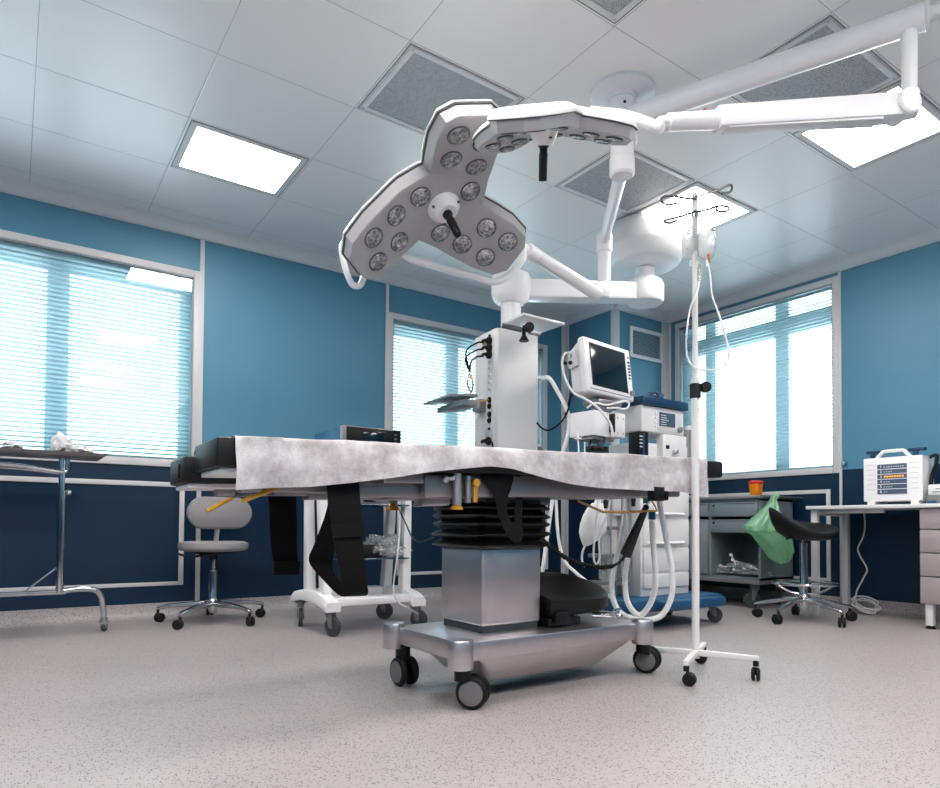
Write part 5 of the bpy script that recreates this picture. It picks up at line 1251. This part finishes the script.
for nm, ya, yb, za, zb_ in (('drawer', ky0+.022, yd-.015, P(735, 516.5, X=KX).z, kz1-.025), ('drawer', ky0+.022, yd-.015, zsplit+.004, P(735, 519.5, X=KX).z), ('drawer', yd+.015, ky1-.022, P(703, 516.5, X=KX).z, kz1-.025), ('door', yd+.015, ky1-.022, kz0+.025, P(703, 519.5, X=KX).z)):
    m = W(t); m.box(KX-.012, KX+.02, ya, yb, za, zb_, .004); d = m.build(nm, 'cabinet', t)
    m = W(t); m.box(KX-.018, KX-.01, ya+.01, yb-.01, zb_-.012, zb_-.004, .002); m.build('pull_edge', 'steelpaint', d)
    m = W(t); m.cyl((KX-.012, yb-.03, zb_-.028), (KX-.017, yb-.03, zb_-.028), .009, seg=12); m.build('lock', 'black', d)
m = W(t); m.box(KX-.03, kx1, ky0-.01, ky1+.01, kz0-.03, kz0, .005); m.build('bottom_frame', 'steelpaint', t)
for (x, y, a) in ((KX+.07, ky0+.09, 150), (KX+.07, ky1-.09, 60), (kx1-.07, ky0+.09, 30), (kx1-.07, ky1-.09, 100)): caster(t, x, y, kz0-.03, R(a), .068, .03)
m = W(t); pa_ = P(776, 496, X=KX+.02); 
m.tube([Vector((KX+.03, ky0-.01, .875)), Vector((KX+.03, ky0-.075, .88)), Vector((KX+.06, ky0-.09, .882)), Vector((kx1-.06, ky0-.09, .882)), Vector((kx1-.03, ky0-.075, .88)), Vector((kx1-.03, ky0-.01, .875))], .011, seg=10); m.build('push_handle', 'darksteel', t)
# orange sharps bin
so = P(756, 496, Z=.901); so = Vector((5.0, P(756, 496, X=5.0).y, .901))
t = thing('sharps_bin', 'small orange sharps bin with a red lid on the grey steel cabinet', 'sharps bin', so)
m = W(t)
def sq(h, z, r=.012): return [so+Vector((v.x, v.y, z)) for v in rrect(0, 0, h, h, 0, r, 3)]
m.rings([sq(.034, 0), sq(.036, .004), sq(.042, .095), sq(.043, .1)]); m.build('bin', 'orange', t)
m = W(t); m.rings([sq(.044, .096), sq(.044, .118), sq(.039, .124), sq(.02, .127)]); m.build('lid', 'red', t)
# packs in the open compartment
rnd = random.Random(21)
dsc = ['at the far left of', 'second from the left in', 'lying flat at the back left of', 'standing up in the middle of', 'on top of the pile in', 'in the centre front of', 'at the back right of', 'right of the centre in', 'near the right post in', 'at the far right of']
for k in range(10):
    f_ = (k+.5)/10; y = yd-.05-(yd-ky0-.1)*f_
    c = Vector((KX+.09+.1*rnd.random(), y, kz0+.03+(.05 if k in (4, 3) else 0)))
    t = thing('wrapped_instrument', 'clear wrapped instrument '+dsc[k]+' the open steel compartment', 'instrument pack', c, 0, 'wrapped instruments in the steel cabinet')
    a = rnd.uniform(-1.0, 1.0); d = Vector((math.sin(a)*.5, math.cos(a), rnd.uniform(-.1, .35))).normalized()
    if k == 3: d = Vector((0, .5, .85)).normalized()
    m = W(t); crumple(m, c+Vector((0, 0, .022)), .06, .085, .026, k*1.9, amp=.5, u=18, v=10); m.build('wrapper', 'clearbag', t, ang=20)
    s = d.cross(Vector((1, 0, 0))).normalized()
    m = W(t); m.cyl(c-d*.07+Vector((-.02, 0, .045)), c+d*.07+Vector((-.02, 0, .045)), .007, seg=10); m.build('tube', 'steel', t)
    m = W(t); m.ball(c+d*.075+Vector((-.02, 0, .045)), .014); m.build('cap', 'white', t)
# green bag
gt = P(774.5, 497, X=KX+.02); GY = None
t = thing('green_bag', 'light green plastic bag knotted onto the handle of the grey steel cabinet', 'bag', gt)
rows = [(495, 772.5, 776.5), (500, 770, 776.5), (506, 765, 778.5), (513, 758, 780), (520, 750, 782), (526, 743, 784), (530, 743, 786), (534, 752, 788), (540, 756.5, 790.5), (546, 761, 792.5), (552, 765, 793.5), (557, 769, 792), (561, 774, 789), (563.5, 779, 785)]
Dg = (gt-Vector((0, 0, CAMH))).dot(_f)-.06
m = W(t); rs = []
for i, (y, xl, xr) in enumerate(rows):
    a, b = P(xl, y, D=Dg), P(xr, y, D=Dg); c = (a+b)/2; h = (b-a)/2; dep = min(.085, .012+h.length*.6)
    ring = []
    for k in range(48):
        an = 2*PI*k/48; w_ = 1+.09*math.sin(an*7+i*.5)*(1 if i < 9 else .6)+.06*math.sin(an*11-i*.7)
        nz = 1+.22*noise.noise(Vector((math.cos(an)*1.5, math.sin(an)*1.5, i*.45)))
        ring.append(c+h*math.cos(an)*(1 if abs(math.cos(an)) > .9 else w_**.5)+Vector((_f.x, _f.y, 0))*(math.sin(an)*dep*w_*nz)+Vector((0, 0, .012*noise.noise(Vector((math.cos(an)*2, math.sin(an)*2, i*.6+9))))))
    rs.append(ring)
m.rings(rs); m.build('bag', 'greenbag', t, ang=25)
m = W(t); m.ball(gt-_f*.06+Vector((0, 0, .004)), .014, (1, .8, 1.2)); m.build('knot', 'greenbag', t)
# ------------------------------------------------------------------ desk
DX = 4.8; dy1 = P(805.5, 505, X=DX).y; dy0 = .9; dz = P(870, 504, X=DX).z-.005
t = thing('desk', 'pale grey desk along the right wall carrying the white numbered device', 'desk', (5.08, 1.8, 0))
m = W(t); m.box(DX, 5.36, dy0, dy1, dz-.026, dz, .004); m.build('desktop', 'grille', t)
for x, y in ((DX+.05, dy1-.045), (5.3, dy1-.045)):
    m = W(t); m.box(x-.022, x+.022, y-.022, y+.022, .012, dz-.026, .004); m.box(x-.018, x+.018, y-.018, y+.018, 0, .014); m.build('leg', 'trim', t)
m = W(t); m.box(DX+.05, 5.3, dy1-.06, dy1-.03, dz-.07, dz-.026, .003); m.box(DX+.06, DX+.1, dy1-.5, dy1-.06, dz-.055, dz-.026, .003); m.build('support_rail', 'trim', t)
py1 = P(919.5, 560, X=DX+.03).y; pz0 = P(925, 604, X=DX+.03).z; pz1 = dz-.03
t = thing('drawer_pedestal', 'grey drawer pedestal on short legs under the desk at the right edge', 'drawer unit', (5.08, py1-.22, 0))
m = W(t); m.box(DX+.045, 5.34, py1-.43, py1, pz0, pz1, .004); m.build('cabinet', 'beige', t)
n4 = [P(925, y, X=DX+.03).z for y in (529.5, 553, 576.5)]
zz = [pz1]+n4+[pz0]
for a, b in zip(zz, zz[1:]):
    m = W(t); m.box(DX+.025, DX+.045, py1-.425, py1-.004, b+.003, a-.003, .003); m.build('drawer', 'beige', t)
for x in (DX+.07, 5.3):
    for y in (py1-.045, py1-.39):
        m = W(t); m.box(x-.022, x+.022, y-.022, y+.022, .02, pz0, .003); lg = m.build('leg', 'wplastic', t)
        m = W(t); m.cyl((x, y, 0), (x, y, .008), .03, seg=16); m.cyl((x, y, .008), (x, y, .024), .022, seg=16); m.build('foot_pad', 'black', lg)
# multichannel device
vx = 4.98; v0 = P(864, 480, X=vx).y; v1 = P(922, 480, X=vx).y; vz0 = dz+.001; vz1 = P(864, 459, X=vx).z; ym = (v0+v1)/2
t = thing('numbered_device', 'white table device with a six row blue numbered panel and top handle on the desk', 'medical device', (5.06, ym, vz0))
hgt = vz1-vz0
m = W(t); m.box(vx+.012, vx+.2, v1, v0, vz0+.025, vz1, .012); m.build('casing', 'wplastic', t)
m = W(t); m.box(vx, vx+.02, v1-.004, v0+.004, vz0+.028, vz1, .006); m.build('front_panel', 'white', t)
for s in (v0-.045, v1+.045):
    m = W(t); m.box(vx+.0, vx+.19, s-.025, s+.025, vz0, vz0+.03, .004); m.build('foot', 'white', t)
yl, yr = P(877.5, 480, X=vx).y, P(907, 480, X=vx).y; zt3, zb3 = P(890, 464, X=vx).z, P(890, 494, X=vx).z
m = W(t); m.box(vx-.005, vx+.003, yr, yl, zb3, zt3, .002); m.build('number_panel', 'display', t)
rh = (zt3-zb3)/6
for k in range(6):
    z = zt3-rh*(k+.5)
    if k:
        m = W(t); m.box(vx-.007, vx-.003, yr, yl, z+rh*.5-.0018, z+rh*.5+.0018); m.build('row_line', 'white', t)
    Mt = frame((vx-.0062, yl-(yl-yr)*.13, z), (0, -1, 0), (0, 0, 1), (-1, 0, 0))
    text_mesh('row_number', str(k+1), rh*.8, 'white', loc_of(t) @ Mt, t)
    m = W(t); m.box(vx-.0012, vx+.001, v0-.02, yl+.012, z+rh*.5-.001, z+rh*.5+.001) if k else m.box(vx-.001, vx+.001, v0-.02, yl+.012, z+rh*.5-.001, z+rh*.5+.001); m.build('panel_groove', 'trimdark', t)
    m = W(t); m.box(vx-.0012, vx+.001, yr-.012, v1+.02, z+rh*.5-.001, z+rh*.5+.001); m.build('panel_groove', 'trimdark', t)
    m = W(t); n_ = (9, 4, 0, 3, 4, 2)[k]
    for j in range(n_): m.box(vx-.0065, vx-.0045, yl-(yl-yr)*(.25+.08*j)-.004, yl-(yl-yr)*(.25+.08*j)+.004, z-.004, z+.001)
    if n_: m.build('row_marks', 'trim', t)
    else: m.bm.free()
z = zt3-rh*2.5
for j in range(8):
    m = W(t); yj = yl-(yl-yr)*(.27+.087*j); m.box(vx-.008, vx-.004, yj-.0055, yj+.0055, z-.005, z+.006, .001); m.build('indicator_light', 'orangedot', t)
m = W(t); hy0, hy1 = P(876, 459, X=vx+.08).y, P(911, 455, X=vx+.08).y
m.tube([Vector((vx+.08, hy0, vz1-.002)), Vector((vx+.08, hy0-.03, vz1+.03)), Vector((vx+.08, hy0-.05, vz1+.048)), Vector((vx+.08, (hy0+hy1)/2, vz1+.05)), Vector((vx+.08, hy1+.05, vz1+.048)), Vector((vx+.08, hy1+.03, vz1+.03)), Vector((vx+.08, hy1, vz1-.002))], .012, seg=10); m.build('handle', 'white', t)
for pa_, pb_ in ((867, 882), (909, 926)):
    ya, yb = P(pa_, 452, X=vx+.12).y, P(pb_, 448, X=vx+.12).y; yc = ya+(yb-ya)*.4
    m = W(t); m.box(vx+.1, vx+.14, yb, ya, vz1+.042, vz1+.064, .006); m.box(vx+.105, vx+.135, yc-.014, yc+.014, vz1-.004, vz1+.05, .004); m.build('cable_holder', 'navy', t)
m = W(t); m.tube([Vector((vx+.1, v1-.01, vz1-.01)), Vector((vx+.1, v1-.05, vz1-.0)), Vector((vx+.1, v1-.045, vz1-.06)), Vector((vx+.1, v1-.02, vz1-.15)), Vector((vx+.1, v1-.016, vz0+.05))], .012, seg=8); m.build('side_bracket', 'black', t)
m = W(t); m.cyl((vx+.06, v0, vz1-.04), (vx+.06, v0+.02, vz1-.035), .016, seg=14); m.build('side_knob', 'black', t)
bx0 = v1-.035
t = thing('grey_box', 'flat grey box under a white carton on the desk at the right edge', 'box', (5.05, bx0-.12, dz))
m = W(t); m.box(4.95, 5.2, bx0-.3, bx0, dz+.001, dz+.06, .003); m.build('box_body', 'castgrey', t)
m = W(t); m.box(4.945, 4.951, bx0-.06, bx0-.005, dz+.004, dz+.022, .001); m.build('blue_label', 'blue', t)
t = thing('white_carton', 'white printed carton on top of the flat grey box at the right edge', 'box', (5.06, bx0-.12, dz+.061))
m = W(t); m.box(4.965, 5.19, bx0-.3, bx0-.005, dz+.061, dz+.13, .003); m.build('carton', 'paper', t)
for k in range(2):
    m = W(t); m.box(4.9635, 4.9655, bx0-.2, bx0-.03-.02*k, dz+.078+.02*k, dz+.083+.02*k); m.build('print_line', 'wheelgrey', t)
# cable on the wall beneath the desk
t = thing('power_cable', 'white power cable hanging below the desk with a coil on the floor', 'cable', (5.32, 2.3, .5))
def wl(x, y): return P(x, y, X=5.33)
m = W(t); m.tube([wl(864, 512), wl(865, 525), wl(863, 537), wl(858, 548), wl(860, 556), wl(867, 569), wl(864, 577), wl(857, 590)], .006, seg=8); m.build('drop', 'cable', t)
m = W(t); cz = []
c = P(866, 596, X=5.27)
for k in range(40):
    a = 2*PI*k/13; r_ = .07+.015*math.sin(k*1.7); cz.append(Vector((c.x+.06*math.sin(a*1.0)*.8, c.y+r_*1.2*math.cos(a), max(.006, .05+.045*math.sin(a+.6)+.0012*k))))
m.tube([wl(857, 590)]+cz, .0055, seg=8, n=3); m.build('coil', 'cable', t)
# ------------------------------------------------------------------ render settings, light
w = bpy.data.worlds.new('world'); SC.world = w; w.use_nodes = True
bg = w.node_tree.nodes['Background']; bg.inputs[0].default_value = (.9, .97, 1, 1); bg.inputs[1].default_value = WORLD
SC.view_settings.view_transform = 'Standard'; SC.view_settings.look = 'None'; SC.view_settings.exposure = EXPO; SC.view_settings.gamma = 1
SC.view_settings.use_curve_mapping = False
SC.cycles.max_bounces = 10; SC.cycles.diffuse_bounces = 5; SC.cycles.glossy_bounces = 4; SC.cycles.transparent_max_bounces = 16
SC.cycles.use_denoising = True; SC.cycles.sample_clamp_indirect = 6; SC.cycles.caustics_reflective = False; SC.cycles.caustics_refractive = False
